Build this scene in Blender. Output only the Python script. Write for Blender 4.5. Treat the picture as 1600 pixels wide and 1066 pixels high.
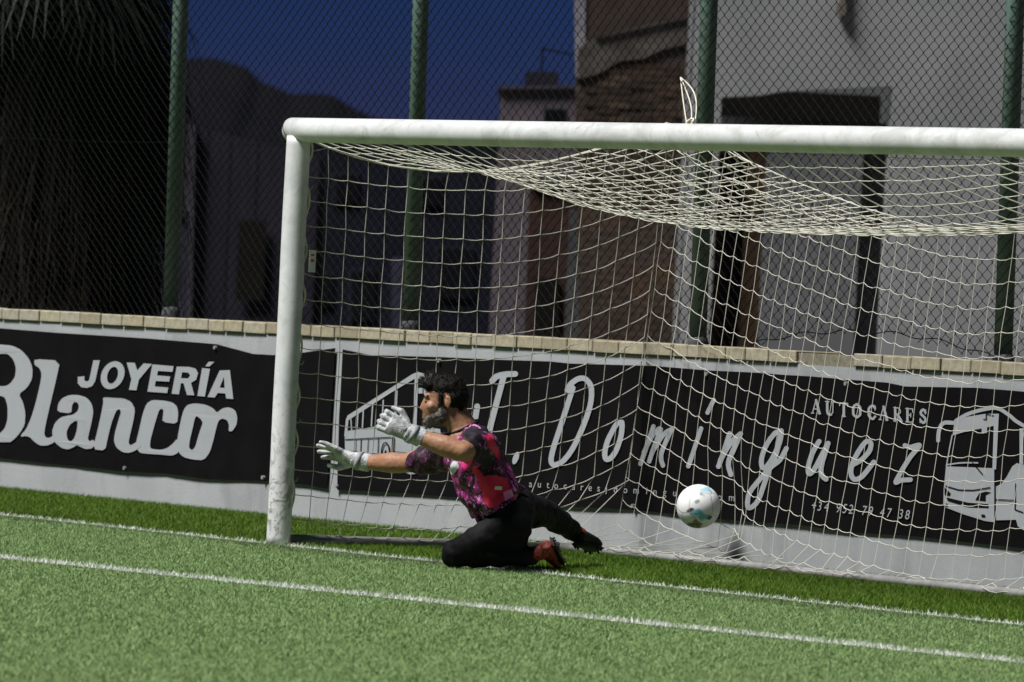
import bpy, bmesh, math, random
import numpy as np
from mathutils import Vector, Matrix, noise

random.seed(7); RNG = np.random.default_rng(7)
for o in list(bpy.data.objects): bpy.data.objects.remove(o)
SC = bpy.context.scene
COL = SC.collection
R = math.radians

# ------------------------------------------------------------------ camera
# goal line = X axis, left post at the origin, +Y runs behind the goal, metres
CAM_POS = Vector((28.75, -18.78, 1.3033))
YAW, PITCH, ROLL, FPX = R(55), -0.0068, R(2.9), 10825.0      # FPX: focal length in pixels of a 1600 px wide picture
def cam_axes():
    fw = Vector((-math.sin(YAW)*math.cos(PITCH), math.cos(YAW)*math.cos(PITCH), math.sin(PITCH)))
    r0 = Vector((math.cos(YAW), math.sin(YAW), 0)); u0 = r0.cross(fw)
    return math.cos(ROLL)*r0+math.sin(ROLL)*u0, -math.sin(ROLL)*r0+math.cos(ROLL)*u0, fw
cr_, cu_, cf_ = cam_axes()
cam = bpy.data.objects.new('camera', bpy.data.cameras.new('camera')); COL.objects.link(cam)
cam.matrix_world = Matrix((cr_.to_4d(), cu_.to_4d(), (-cf_).to_4d(), (0, 0, 0, 1))).transposed()
cam.matrix_world = Matrix(((cr_.x, cu_.x, -cf_.x, CAM_POS.x), (cr_.y, cu_.y, -cf_.y, CAM_POS.y), (cr_.z, cu_.z, -cf_.z, CAM_POS.z), (0, 0, 0, 1)))
cam.data.sensor_width = 36; cam.data.lens = 36*FPX/1600
cam.data.clip_start = 1; cam.data.clip_end = 3000
cam.data.dof.use_dof = True; cam.data.dof.focus_distance = 33.0; cam.data.dof.aperture_fstop = 6.8
SC.camera = cam
# ------------------------------------------------------------------ dusk sky and floodlight direction
W = bpy.data.worlds.new("World"); SC.world = W; W.use_nodes = True
nt = W.node_tree; bg = nt.nodes['Background']
sky = nt.nodes.new('ShaderNodeTexSky'); sky.sky_type = 'NISHITA'; sky.sun_disc = False
sky.sun_elevation = R(8); sky.sun_rotation = R(150); sky.altitude = 1500; sky.air_density = 1; sky.dust_density = 0; sky.ozone_density = 10
tint = nt.nodes.new('ShaderNodeMix'); tint.data_type = 'RGBA'; tint.blend_type = 'MULTIPLY'; tint.inputs[0].default_value = 1   # dusk: the whole sky goes violet-blue
nt.links.new(sky.outputs[0], tint.inputs[6]); tint.inputs[7].default_value = (4.0, .72, 1, 1)
nt.links.new(tint.outputs[2], bg.inputs[0]); bg.inputs[1].default_value = 0.0145
SUN_AZ, SUN_EL = R(-8), R(58)               # azimuth from -Y; the floodlit side of the pitch is behind-left of the camera's view
sd = Vector((math.sin(SUN_AZ)*math.cos(SUN_EL), -math.cos(SUN_AZ)*math.cos(SUN_EL), math.sin(SUN_EL)))
sun = bpy.data.objects.new('sun', bpy.data.lights.new('sun', 'SUN')); COL.objects.link(sun)
sun.data.energy = 5.0; sun.data.angle = R(16); sun.data.color = (1.0, 0.985, 0.95)
sun.rotation_euler = sd.to_track_quat('Z', 'Y').to_euler()
sun.location = (0, -20, 30)
SC.view_settings.view_transform = 'Standard'; SC.view_settings.look = 'None'
SC.view_settings.exposure = 0.5; SC.view_settings.gamma = 1; SC.view_settings.use_curve_mapping = False
SC.render.engine = 'CYCLES'

# ------------------------------------------------------------------ helpers
def tag(o, label=None, cat=None, group=None, kind=None):
    if label: o['label'] = label
    if cat: o['category'] = cat
    if group: o['group'] = group
    if kind: o['kind'] = kind
    return o
def empty(name, loc=(0, 0, 0), rz=0.0):
    o = bpy.data.objects.new(name, None); COL.objects.link(o); o.empty_display_size = .1
    o.location = loc; o.rotation_euler = (0, 0, rz); return o
def mesh_np(name, V, F, smooth=False):
    """V (n,3); F list of int arrays (m,k)"""
    me = bpy.data.meshes.new(name); V = np.asarray(V, np.float32)
    F = [np.asarray(f, np.int32) for f in F if len(f)]
    me.vertices.add(len(V)); me.vertices.foreach_set('co', V.ravel())
    idx = np.concatenate([f.ravel() for f in F]); tot = np.concatenate([np.full(len(f), f.shape[1], np.int32) for f in F])
    me.loops.add(len(idx)); me.loops.foreach_set('vertex_index', idx)
    me.polygons.add(len(tot)); st = np.zeros(len(tot), np.int32); st[1:] = np.cumsum(tot)[:-1]
    me.polygons.foreach_set('loop_start', st); me.polygons.foreach_set('loop_total', tot)
    me.polygons.foreach_set('use_smooth', (tot <= 4) if smooth else np.zeros(len(tot), bool))
    me.update(calc_edges=True); me.validate()
    return me
def link(name, me, m=None, parent=None):
    o = bpy.data.objects.new(name, me); COL.objects.link(o)
    if m is not None and not me.materials: me.materials.append(m)
    if parent is not None: o.parent = parent
    return o
class MB:
    """collects shapes into one mesh"""
    def __init__(s): s.V = []; s.F = {}; s.n = 0
    def add(s, V, F):
        V = np.asarray(V, float)
        for f in F:
            f = np.asarray(f, int)
            if len(f): s.F.setdefault(f.shape[1], []).append(f+s.n)
        s.V.append(V); s.n += len(V); return s
    def mesh(s, name, smooth=False):
        return mesh_np(name, np.concatenate(s.V), [np.concatenate(v) for v in s.F.values()], smooth)
    def build(s, name, m=None, parent=None, smooth=False): return link(name, s.mesh(name, smooth), m, parent)
    def box(s, a, b):
        (x0, y0, z0), (x1, y1, z1) = a, b
        V = [(x0,y0,z0),(x1,y0,z0),(x1,y1,z0),(x0,y1,z0),(x0,y0,z1),(x1,y0,z1),(x1,y1,z1),(x0,y1,z1)]
        return s.add(V, [[(0,3,2,1),(4,5,6,7),(0,1,5,4),(1,2,6,5),(2,3,7,6),(3,0,4,7)]])
    def prism(s, pts, d0, d1):
        """polygon of (u, w) extruded along local y from d0 to d1"""
        n = len(pts); V = [(u, d0, w) for u, w in pts]+[(u, d1, w) for u, w in pts]
        a = sum(pts[i][0]*pts[(i+1) % n][1]-pts[(i+1) % n][0]*pts[i][1] for i in range(n))
        fr = list(range(n)); bk = list(range(n, 2*n))
        side = [(i, (i+1) % n, n+(i+1) % n, n+i) for i in range(n)]
        if a > 0: F = [[fr], [bk[::-1]], [q[::-1] for q in side]]
        else: F = [[fr[::-1]], [bk], side]
        return s.add(V, F)
    def tube(s, P, r, n=6, cap=True):
        V, F = tube(P, r, n, cap); return s.add(V, F)
    def loft(s, rings, n=20):
        V, F = loft(rings, n); return s.add(V, F)
    def caps(s, p0, r0, p1, r1, n=16):
        V, F = capsule(p0, r0, p1, r1, n); return s.add(V, F)
    def ell(s, c, rad, rot=None, n=20):
        V, F = capsule((0, 0, 0), 1, (0, 0, 0), 1, n); V = np.array(V)*np.array(rad)
        if rot is not None: V = V @ np.array(rot).T
        return s.add(V+np.array(c), F)
def tube(P, r, n=6, cap=True):
    P = np.asarray(P, float); m = len(P)
    rr = np.broadcast_to(np.asarray(r, float), (m,))
    T = np.gradient(P, axis=0) if m > 2 else np.repeat((P[1]-P[0])[None], m, 0)
    T /= np.linalg.norm(T, axis=1)[:, None]+1e-12
    ref = np.array([0., 0, 1]) if abs(T[0, 2]) < .8 else np.array([1., 0, 0])
    if np.abs(T @ ref).max() > .97: ref = np.array([.37, .75, .55])
    A = np.cross(T, ref); A /= np.linalg.norm(A, axis=1)[:, None]+1e-12
    B = np.cross(T, A)
    t = np.arange(n)*2*np.pi/n
    V = P[:, None]+rr[:, None, None]*(np.cos(t)[None, :, None]*A[:, None]+np.sin(t)[None, :, None]*B[:, None])
    V = V.reshape(-1, 3); i = np.arange(m-1)[:, None]*n; k = np.arange(n)[None]; k2 = (k+1) % n
    F = [np.stack([i+k, i+n+k, i+n+k2, i+k2], -1).reshape(-1, 4)]
    if cap: F.append(np.array([list(range(n))])); F.append(np.array([list(range((m-1)*n, m*n))[::-1]]))
    return V, F
def loft(rings, n=20):
    """rings: (centre, half-axis a, half-axis b)"""
    t = np.arange(n)*2*np.pi/n; V = []
    for c, a, b in rings: V.append(np.array(c)+np.cos(t)[:, None]*np.array(a)+np.sin(t)[:, None]*np.array(b))
    m = len(rings); V = np.concatenate(V)
    i = np.arange(m-1)[:, None]*n; k = np.arange(n)[None]; k2 = (k+1) % n
    F = [np.stack([i+k, i+k2, i+n+k2, i+n+k], -1).reshape(-1, 4), np.array([list(range(n))[::-1]]), np.array([list(range((m-1)*n, m*n))])]
    return V, F
def capsule(p0, r0, p1, r1, n=16):
    p0 = np.array(p0, float); p1 = np.array(p1, float); d = p1-p0; L = np.linalg.norm(d)
    T = d/L if L > 1e-9 else np.array([0, 0, 1.]); ref = np.array([0, 0, 1.]) if abs(T[2]) < .9 else np.array([1., 0, 0])
    A = np.cross(T, ref); A /= np.linalg.norm(A); B = np.cross(T, A)
    ph = np.concatenate([np.linspace(-np.pi/2*.96, 0, 6), np.linspace(0, np.pi/2*.96, 6)])
    rings = []
    for q, f in enumerate(ph):
        c, r = (p0, r0) if q < 6 else (p1, r1)
        rings.append((c+T*r*math.sin(f), A*r*math.cos(f), B*r*math.cos(f)))
    return loft(rings, n)
def blob(name, mb, voxel, m, parent=None, smooth=4, fac=.5, disp=None):
    """voxel-remeshed union of shapes: one continuous organic surface"""
    tmp = bpy.data.objects.new('tmp', mb.mesh('tmp')); COL.objects.link(tmp)
    r = tmp.modifiers.new('r', 'REMESH'); r.mode = 'VOXEL'; r.voxel_size = voxel
    if smooth: s = tmp.modifiers.new('s', 'SMOOTH'); s.iterations = smooth; s.factor = fac
    dg = bpy.context.evaluated_depsgraph_get(); dg.update()
    me = bpy.data.meshes.new_from_object(tmp.evaluated_get(dg)); me.name = name
    old = tmp.data; bpy.data.objects.remove(tmp); bpy.data.meshes.remove(old)
    me.polygons.foreach_set('use_smooth', np.ones(len(me.polygons), bool))
    if disp:
        me.update()
        n_ = len(me.vertices); co = np.empty(n_*3, np.float32); no = np.empty(n_*3, np.float32)
        me.vertices.foreach_get('co', co); me.vertices.foreach_get('normal', no)
        dv = np.array([disp(Vector(c)) for c in co.reshape(-1, 3)], np.float32); me.vertices.foreach_set('co', (co.reshape(-1, 3)+no.reshape(-1, 3)*dv[:, None]).ravel())
    me.materials.clear(); me.update()
    return link(name, me, m, parent)
def fill_loops(name, loops, m, parent, y, wav=None):
    """flat lettering: loops of (x, z), even-odd filled, standing in the plane y"""
    cu = bpy.data.curves.new('tmp', 'CURVE'); cu.dimensions = '2D'; cu.fill_mode = 'BOTH'
    for lp in loops:
        sp = cu.splines.new('POLY'); sp.points.add(len(lp)-1); sp.use_cyclic_u = True
        for q, (x, z) in zip(sp.points, lp): q.co = (x, z, 0, 1)
    tmp = bpy.data.objects.new('tmp', cu); COL.objects.link(tmp)
    dg = bpy.context.evaluated_depsgraph_get(); dg.update()
    me = bpy.data.meshes.new_from_object(tmp.evaluated_get(dg)); bpy.data.objects.remove(tmp); bpy.data.curves.remove(cu)
    for v in me.vertices:
        x, z = v.co.x, v.co.y; v.co = (x, y+(wav(x, z) if wav else 0), z)
    me.materials.clear(); me.name = name; me.update()
    return link(name, me, m, parent)
_GLY = {}
def glyph_loops(ch):
    """outline of a character of Blender's built-in font as mesh data (x, y)"""
    if ch not in _GLY:
        cu = bpy.data.curves.new('t', 'FONT'); cu.body = ch; cu.size = 1; cu.align_x = 'CENTER'; cu.resolution_u = 3
        tmp = bpy.data.objects.new('t', cu); COL.objects.link(tmp)
        dg = bpy.context.evaluated_depsgraph_get(); dg.update()
        me = bpy.data.meshes.new_from_object(tmp.evaluated_get(dg)); bpy.data.objects.remove(tmp)
        V = np.array([v.co[:2] for v in me.vertices]).reshape(-1, 2); F = [tuple(p.vertices) for p in me.polygons]
        _GLY[ch] = (V, F); bpy.data.meshes.remove(me)
    return _GLY[ch]
def put_glyph(name, ch, x, z, h, w, shear, m, parent, y):
    V, F = glyph_loops(ch)
    P = [(x+q[0]*w+q[1]*h*shear, y, z+q[1]*h) for q in V]
    me = bpy.data.meshes.new(name); me.from_pydata(P, [], F); me.update()
    return link(name, me, m, parent)

# ------------------------------------------------------------------ materials
class N:
    def __init__(s, name):
        s.m = bpy.data.materials.new(name); s.m.use_nodes = True; s.t = s.m.node_tree; s.b = s.t.nodes['Principled BSDF']
        s.tc = s.t.nodes.new('ShaderNodeTexCoord')
    def node(s, ty, **k):
        n = s.t.nodes.new(ty)
        for a, v in k.items(): setattr(n, a, v)
        return n
    def noise(s, scale, detail=3, rough=.55, dist=0, vec=None, stretch=None, out='Fac'):
        n = s.node('ShaderNodeTexNoise'); n.inputs['Scale'].default_value = scale; n.inputs['Detail'].default_value = detail
        n.inputs['Roughness'].default_value = rough; n.inputs['Distortion'].default_value = dist
        v = vec or s.tc.outputs['Object']
        if stretch:
            mp = s.node('ShaderNodeMapping'); mp.inputs['Scale'].default_value = stretch; s.t.links.new(v, mp.inputs[0]); v = mp.outputs[0]
        s.t.links.new(v, n.inputs['Vector']); return n.outputs[out]
    def ramp(s, fac, stops):
        n = s.node('ShaderNodeValToRGB'); cr = n.color_ramp
        while len(cr.elements) < len(stops): cr.elements.new(.5)
        for e, (p, c) in zip(cr.elements, stops): e.position = p; e.color = tuple(c)+(1,) if len(c) == 3 else c
        s.t.links.new(fac, n.inputs[0]); return n.outputs[0]
    def step(s, fac, a, b): return s.ramp(fac, [(a, (0, 0, 0)), (b, (1, 1, 1))])
    def mix(s, fac, a, b, mode='MIX'):
        n = s.node('ShaderNodeMix'); n.data_type = 'RGBA'; n.blend_type = mode
        for sock, v in ((n.inputs[0], fac), (n.inputs[6], a), (n.inputs[7], b)):
            if isinstance(v, (int, float)): sock.default_value = v
            elif isinstance(v, tuple): sock.default_value = v+(1,)
            else: s.t.links.new(v, sock)
        return n.outputs[2]
    def math(s, op, a, b=None):
        n = s.node('ShaderNodeMath', operation=op)
        for sock, v in ((n.inputs[0], a), (n.inputs[1], b)):
            if v is None: continue
            if isinstance(v, (int, float)): sock.default_value = v
            else: s.t.links.new(v, sock)
        return n.outputs[0]
    def xyz(s, out='Object'):
        n = s.node('ShaderNodeSeparateXYZ'); s.t.links.new(s.tc.outputs[out], n.inputs[0]); return n.outputs
    def base(s, c):
        if isinstance(c, tuple): s.b.inputs['Base Color'].default_value = c+(1,)
        else: s.t.links.new(c, s.b.inputs['Base Color'])
        return s
    def bump(s, fac, st=.3, dist=.01):
        n = s.node('ShaderNodeBump'); n.inputs['Strength'].default_value = st; n.inputs['Distance'].default_value = dist
        s.t.links.new(fac, n.inputs['Height']); s.t.links.new(n.outputs[0], s.b.inputs['Normal']); return s
    def set(s, rough=.7, spec=.3, metal=0):
        s.b.inputs['Roughness'].default_value = rough; s.b.inputs['Specular IOR Level'].default_value = spec; s.b.inputs['Metallic'].default_value = metal; return s
def mat(name, c, c2=None, scale=4, rough=.75, spec=.25, bump=0, detail=4, stretch=None, lo=.35, hi=.65, rnd=0):
    n = N(name)
    f = n.noise(scale, detail, stretch=stretch)
    col = n.ramp(f, [(lo, c), (hi, c2 or tuple(x*.75 for x in c))])
    if rnd:
        oi = n.node('ShaderNodeObjectInfo'); col = n.mix(rnd, col, n.ramp(oi.outputs['Random'], [(0, tuple(x*.55 for x in c)), (1, tuple(min(1, x*1.3) for x in c))]))
    n.base(col).set(rough, spec)
    if bump: n.bump(n.noise(scale*6, 4, stretch=stretch), bump)
    return n.m

def white_paint(name, post):
    n = N(name); z = n.xyz()[2]
    col = n.ramp(n.noise(9, 5), [(.3, (.53, .54, .55)), (.7, (.63, .64, .65))])
    if post:
        # chipped and stained foot, scuffs
        low = n.math('MULTIPLY', n.ramp(z, [(.02, (.75, .75, .75)), (.25, (.9, .9, .9)), (.5, (.35, .35, .35)), (.95, (.12, .12, .12))]), 1.0)
        sp = n.step(n.noise(11, 6, .72, 1.4), .50, .57)
        f = n.math('MULTIPLY', sp, low); col = n.mix(f, col, (.20, .19, .17))
        fl = n.step(n.noise(55, 4, .65), .60, .65); col = n.mix(n.math('MULTIPLY', fl, n.math('MULTIPLY', low, .8)), col, (.10, .10, .095))
        st = n.step(n.noise(5, 4, .6, .5, stretch=(1, 1, .25)), .52, .72); col = n.mix(n.math('MULTIPLY', st, .65), col, (.34, .35, .35)); sc_ = n.step(n.noise(26, 5, .7, .8, stretch=(1, 1, .4)), .6, .72); col = n.mix(n.math('MULTIPLY', sc_, .4), col, (.3, .3, .29))
    else:
        col = n.mix(.14, col, (.2, .21, .2))
        st = n.step(n.noise(4.5, 5, .68, .8), .47, .62); col = n.mix(n.math('MULTIPLY', st, .55), col, (.33, .34, .32)); dk = n.step(n.noise(11, 5, .7, 1.0), .60, .70); col = n.mix(n.math('MULTIPLY', dk, .5), col, (.2, .2, .185))
        sp = n.step(n.noise(60, 2), .68, .74); col = n.mix(n.math('MULTIPLY', sp, .5), col, (.25, .25, .24))
    n.base(col).set(.42, .45); n.bump(n.noise(40, 4), .12, .003); return n.m

M = {}
M['post'] = white_paint('painted_post', True); M['bar'] = white_paint('painted_bar', False)
M['seam'] = mat('seam', (.03, .03, .03))
M['galv'] = mat('galvanised_steel', (.27, .27, .265), (.17, .165, .16), 12, .45, .5)
M['net'] = mat('net_twine', (.56, .54, .47), (.45, .435, .385), 3, .8, .2)
M['rope'] = mat('net_rope', (.70, .66, .55), (.56, .52, .42), 20, .85, .2, .3)
def wall_mat():
    n = N('grey_wall_paint')
    col = n.ramp(n.noise(2.2, 5, .6), [(.3, (.262, .273, .286)), (.7, (.322, .334, .347))])
    st = n.step(n.noise(1.9, 5, .65, .8, stretch=(1.3, 1, .45)), .52, .68); col = n.mix(n.math('MULTIPLY', st, .5), col, (.19, .196, .203))
    sp = n.step(n.noise(45, 3), .66, .74); col = n.mix(n.math('MULTIPLY', sp, .3), col, (.2, .2, .2))
    n.base(col).set(.8, .2); n.bump(n.noise(60, 5), .25, .006); return n.m
M['wall'] = wall_mat()
def brick_cap():
    n = N('cream_brick'); oi = n.node('ShaderNodeObjectInfo')
    col = n.ramp(oi.outputs['Random'], [(0, (.25, .22, .155)), (.5, (.34, .305, .225)), (1, (.31, .29, .235))])
    col = n.mix(n.math('MULTIPLY', n.step(n.noise(22, 5), .42, .7), .65), col, (.17, .145, .095))
    n.base(col).set(.85, .2); n.bump(n.noise(80, 4), .4, .004); return n.m
M['coping'] = brick_cap()
M['mortar'] = mat('mortar', (.24, .22, .17), (.15, .135, .10), 30, .9, .1, .5)
M['banner'] = mat('black_banner_vinyl', (.0038, .0032, .0038), (.0055, .0048, .0055), 5, .75, .06, .05)
def print_mat(name, c):
    n = N(name); col = n.mix(n.math('MULTIPLY', n.step(n.noise(9, 5), .5, .8), .25), c, tuple(x*.7 for x in c)); n.base(col).set(.75, .06); return n.m
M['white_print'] = print_mat('white_print', (.29, .305, .325)); M['black_print'] = print_mat('black_print', (.0045, .004, .0045))
M['grey_print'] = print_mat('grey_print', (.30, .31, .32))
M['pole'] = mat('green_pole_paint', (.078, .128, .108), (.105, .16, .138), 7, .55, .35, .1)
M['mesh'] = mat('green_coated_wire', (.006, .009, .008), (.009, .013, .011), 5, .8, .05)
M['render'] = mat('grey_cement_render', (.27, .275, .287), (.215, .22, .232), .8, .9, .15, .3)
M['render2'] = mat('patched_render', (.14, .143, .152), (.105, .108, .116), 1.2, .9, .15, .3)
M['conc'] = mat('dark_concrete', (.075, .075, .08), (.05, .05, .055), 3, .9, .15, .2)
M['void'] = mat('shade_and_trim_black', (.006, .0052, .005), (.010, .008, .007), 3, .95, .1)  # near-black: painted darkness of the opening, also black doors and trim
M['scar'] = mat('old_plaster', (.10, .09, .082), (.055, .048, .042), 4, .9, .1, .4)
M['brownplaster'] = mat('brown_plaster', (.055, .039, .034), (.04, .028, .025), 5, .9, .1, .3)
M['edge'] = mat('lit_corner_plaster', (.22, .21, .24), (.15, .145, .165), 3, .9, .1)
def brick_mat(name, a, b, mo, sc):
    n = N(name); mp = n.node('ShaderNodeMapping'); mp.inputs['Rotation'].default_value = (R(90), 0, 0); n.t.links.new(n.tc.outputs['Object'], mp.inputs[0])
    bt = n.node('ShaderNodeTexBrick'); n.t.links.new(mp.outputs[0], bt.inputs[0]); bt.inputs['Scale'].default_value = sc
    bt.inputs['Color1'].default_value = a+(1,); bt.inputs['Color2'].default_value = b+(1,); bt.inputs['Mortar'].default_value = mo+(1,)
    bt.inputs['Mortar Size'].default_value = .012; bt.inputs['Brick Width'].default_value = .26; bt.inputs['Row Height'].default_value = .085
    col = n.mix(n.math('MULTIPLY', n.step(n.noise(2.5, 5), .4, .7), .6), bt.outputs[0], tuple(x*.45 for x in a))
    rub = n.step(n.noise(.75, 6, .7, 1.0), .47, .56); col = n.mix(n.math('MULTIPLY', rub, .75), col, n.ramp(n.noise(5, 6, .75), [(.3, tuple(x*.5 for x in a)), (.6, tuple(x*.8 for x in mo))]))
    org = n.step(n.noise(1.1, 5, .65, .7, stretch=(1, 1, 1.6)), .54, .64); col = n.mix(n.math('MULTIPLY', org, .6), col, (a[0]*1.5, a[1]*1.35, a[2]*.9))
    n.base(col).set(.9, .1); n.bump(bt.outputs['Fac'], .3, .01); return n.m
M['brick'] = brick_mat('red_brown_brick', (.056, .036, .030), (.046, .030, .025), (.085, .068, .058), 1)
M['annex'] = brick_mat('dark_red_brick', (.045, .021, .020), (.036, .018, .018), (.05, .034, .031), 1)
M['mauve'] = mat('mauve_house_paint', (.115, .094, .110), (.092, .076, .092), 2, .9, .1)
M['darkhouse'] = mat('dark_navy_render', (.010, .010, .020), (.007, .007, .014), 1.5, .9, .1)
M['panel'] = mat('dark_panel_paint', (.020, .017, .028), (.014, .012, .021), 3, .8, .15, stretch=(4, 4, .4))
M['violet'] = mat('violet_grey_wall', (.045, .042, .072), (.03, .028, .048), 2, .9, .1)
M['palepost'] = mat('pale_post_plaster', (.065, .06, .075), (.04, .037, .047), 3, .9, .1)
M['wood'] = mat('orange_brown_board', (.062, .032, .016), (.035, .02, .011), 4, .7, .2, .2, stretch=(6, 6, .6))
M['glass'] = N('dark_window_glass').base((.006, .006, .009)).set(.35, .15).m
M['pvc'] = mat('pvc_pipe', (.75, .72, .68), (.65, .62, .58), 8, .5, .3)
M['hill'] = mat('dusk_hillside', (.0045, .004, .006), (.0032, .0028, .0044), .06, .95, .05)
M['earth'] = mat('earth', (.10, .085, .06), (.07, .06, .045), .6, .95, .1, .3)
M['trunk'] = mat('palm_trunk_bark', (.02, .016, .012), (.012, .010, .008), 9, .95, .1, .5)
M['deadleaf'] = mat('dead_frond', (.024, .018, .013), (.012, .0095, .007), 14, .9, .1)
M['deadpale'] = mat('pale_dead_fibre', (.09, .077, .058), (.05, .043, .032), 6, .9, .1)
M['frond'] = mat('palm_frond_green', (.010, .0125, .009), (.006, .008, .0055), 9, .7, .2)
def ball_mat():
    n = N('ball_print'); col = n.ramp(n.noise(7, 3), [(.3, (.74, .74, .75)), (.7, (.80, .80, .81))]); x = n.xyz()
    def spot(cx, cy, cz, r0, r1):     # patch around a direction on the ball
        vd = n.node('ShaderNodeVectorMath', operation='DISTANCE'); nz = n.node('ShaderNodeVectorMath', operation='ADD')
        nn = n.node('ShaderNodeTexNoise'); nn.inputs['Scale'].default_value = 18; n.t.links.new(n.tc.outputs['Object'], nn.inputs[0])
        sc = n.node('ShaderNodeVectorMath', operation='SCALE'); sc.inputs['Scale'].default_value = .055; n.t.links.new(nn.outputs['Color'], sc.inputs[0])
        n.t.links.new(n.tc.outputs['Object'], nz.inputs[0]); n.t.links.new(sc.outputs[0], nz.inputs[1])
        st = n.node('ShaderNodeMapping'); st.vector_type = 'POINT'; st.inputs['Scale'].default_value = (1, 1, 1.7); n.t.links.new(nz.outputs[0], st.inputs[0])
        n.t.links.new(st.outputs[0], vd.inputs[0]); vd.inputs[1].default_value = (cx+.027, cy+.027, (cz+.027)*1.7)
        return n.ramp(vd.outputs['Value'], [(r0, (1, 1, 1)), (r1, (0, 0, 0))])
    # ball frame: x = right, -y = toward the viewer, z = up
    for c, r0, r1, colr in (((-.012, -.098, -.030), .022, .036, (.13, .44, .56)), ((.022, -.094, -.047), .018, .032, (.13, .44, .56)), ((.030, -.06, .085), .020, .042, (.30, .54, .64)),
                            ((-.045, -.098, -.012), .013, .020, (.05, .05, .05)), ((.052, -.085, -.045), .013, .020, (.06, .06, .06)), ((-.012, -.105, .024), .015, .024, (.30, .30, .30)),
                            ((.015, -.085, .062), .014, .022, (.12, .12, .11)), ((.0, -.07, -.082), .02, .03, (.20, .17, .06)), ((-.02, -.04, -.10), .035, .05, (.05, .05, .05))):
        col = n.mix(spot(*c, r0, r1), col, colr)
    vo = n.node('ShaderNodeTexVoronoi'); vo.feature = 'DISTANCE_TO_EDGE'; vo.inputs['Scale'].default_value = 8.5; vo.inputs['Randomness'].default_value = .55; n.t.links.new(n.tc.outputs['Object'], vo.inputs[0])
    sm = n.ramp(vo.outputs['Distance'], [(.012, (1, 1, 1)), (.035, (0, 0, 0))]); col = n.mix(n.math('MULTIPLY', sm, .45), col, (.28, .28, .28)); col = n.mix(n.math('MULTIPLY', n.step(n.noise(16, 5), .5, .7), .25), col, (.45, .44, .41))
    n.base(col).set(.42, .4); n.bump(n.math('MULTIPLY', sm, -1.0), .4, .004); return n.m
M['ball'] = ball_mat()
def skin_mat():
    n = N('skin'); col = n.ramp(n.noise(12, 5, .65), [(.3, (.34, .18, .108)), (.7, (.25, .12, .07))]); col = n.mix(n.math('MULTIPLY', n.step(n.noise(90, 3), .52, .7), .35), col, (.16, .06, .032))
    n.base(col).set(.5, .35); n.bump(n.noise(160, 3), .12, .002); return n.m
M['skin'] = skin_mat()
M['hair'] = mat('dark_hair', (.008, .007, .007), (.013, .0115, .011), 30, .7, .1, .3)
M['greyhair'] = mat('grey_hair', (.055, .052, .05), (.02, .019, .018), 45, .7, .12, .3)
M['greybeard'] = mat('grey_beard', (.22, .205, .19), (.06, .053, .047), 42, .75, .2, .5)
M['eye'] = N('eye').base((.015, .011, .009)).set(.6, .15).m
M['lip'] = N('lip').base((.16, .06, .05)).set(.5, .3).m
M['legging'] = mat('black_leggings', (.0055, .005, .0065), (.008, .0075, .009), 20, .7, .14, .12)
M['glove'] = mat('white_silver_glove', (.50, .51, .53), (.20, .21, .225), 26, .36, .5, .45)
M['glovegrey'] = mat('grey_glove_palm', (.30, .31, .32), (.20, .21, .22), 20, .6, .3, .2)
M['inkblack'] = N('black_ink').base((.02, .02, .02)).set(.6, .3).m
M['bootred'] = mat('red_boot_knit', (.26, .03, .014), (.05, .008, .006), 45, .6, .3, .2)
M['bootblack'] = mat('black_boot', (.006, .006, .0065), (.010, .010, .0105), 20, .6, .18, .1)
M['tape'] = mat('white_tape', (.7, .7, .7), (.6, .6, .6), 10, .5, .3)
M['tapered'] = N('red_print').base((.45, .06, .08)).set(.5, .3).m

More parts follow.
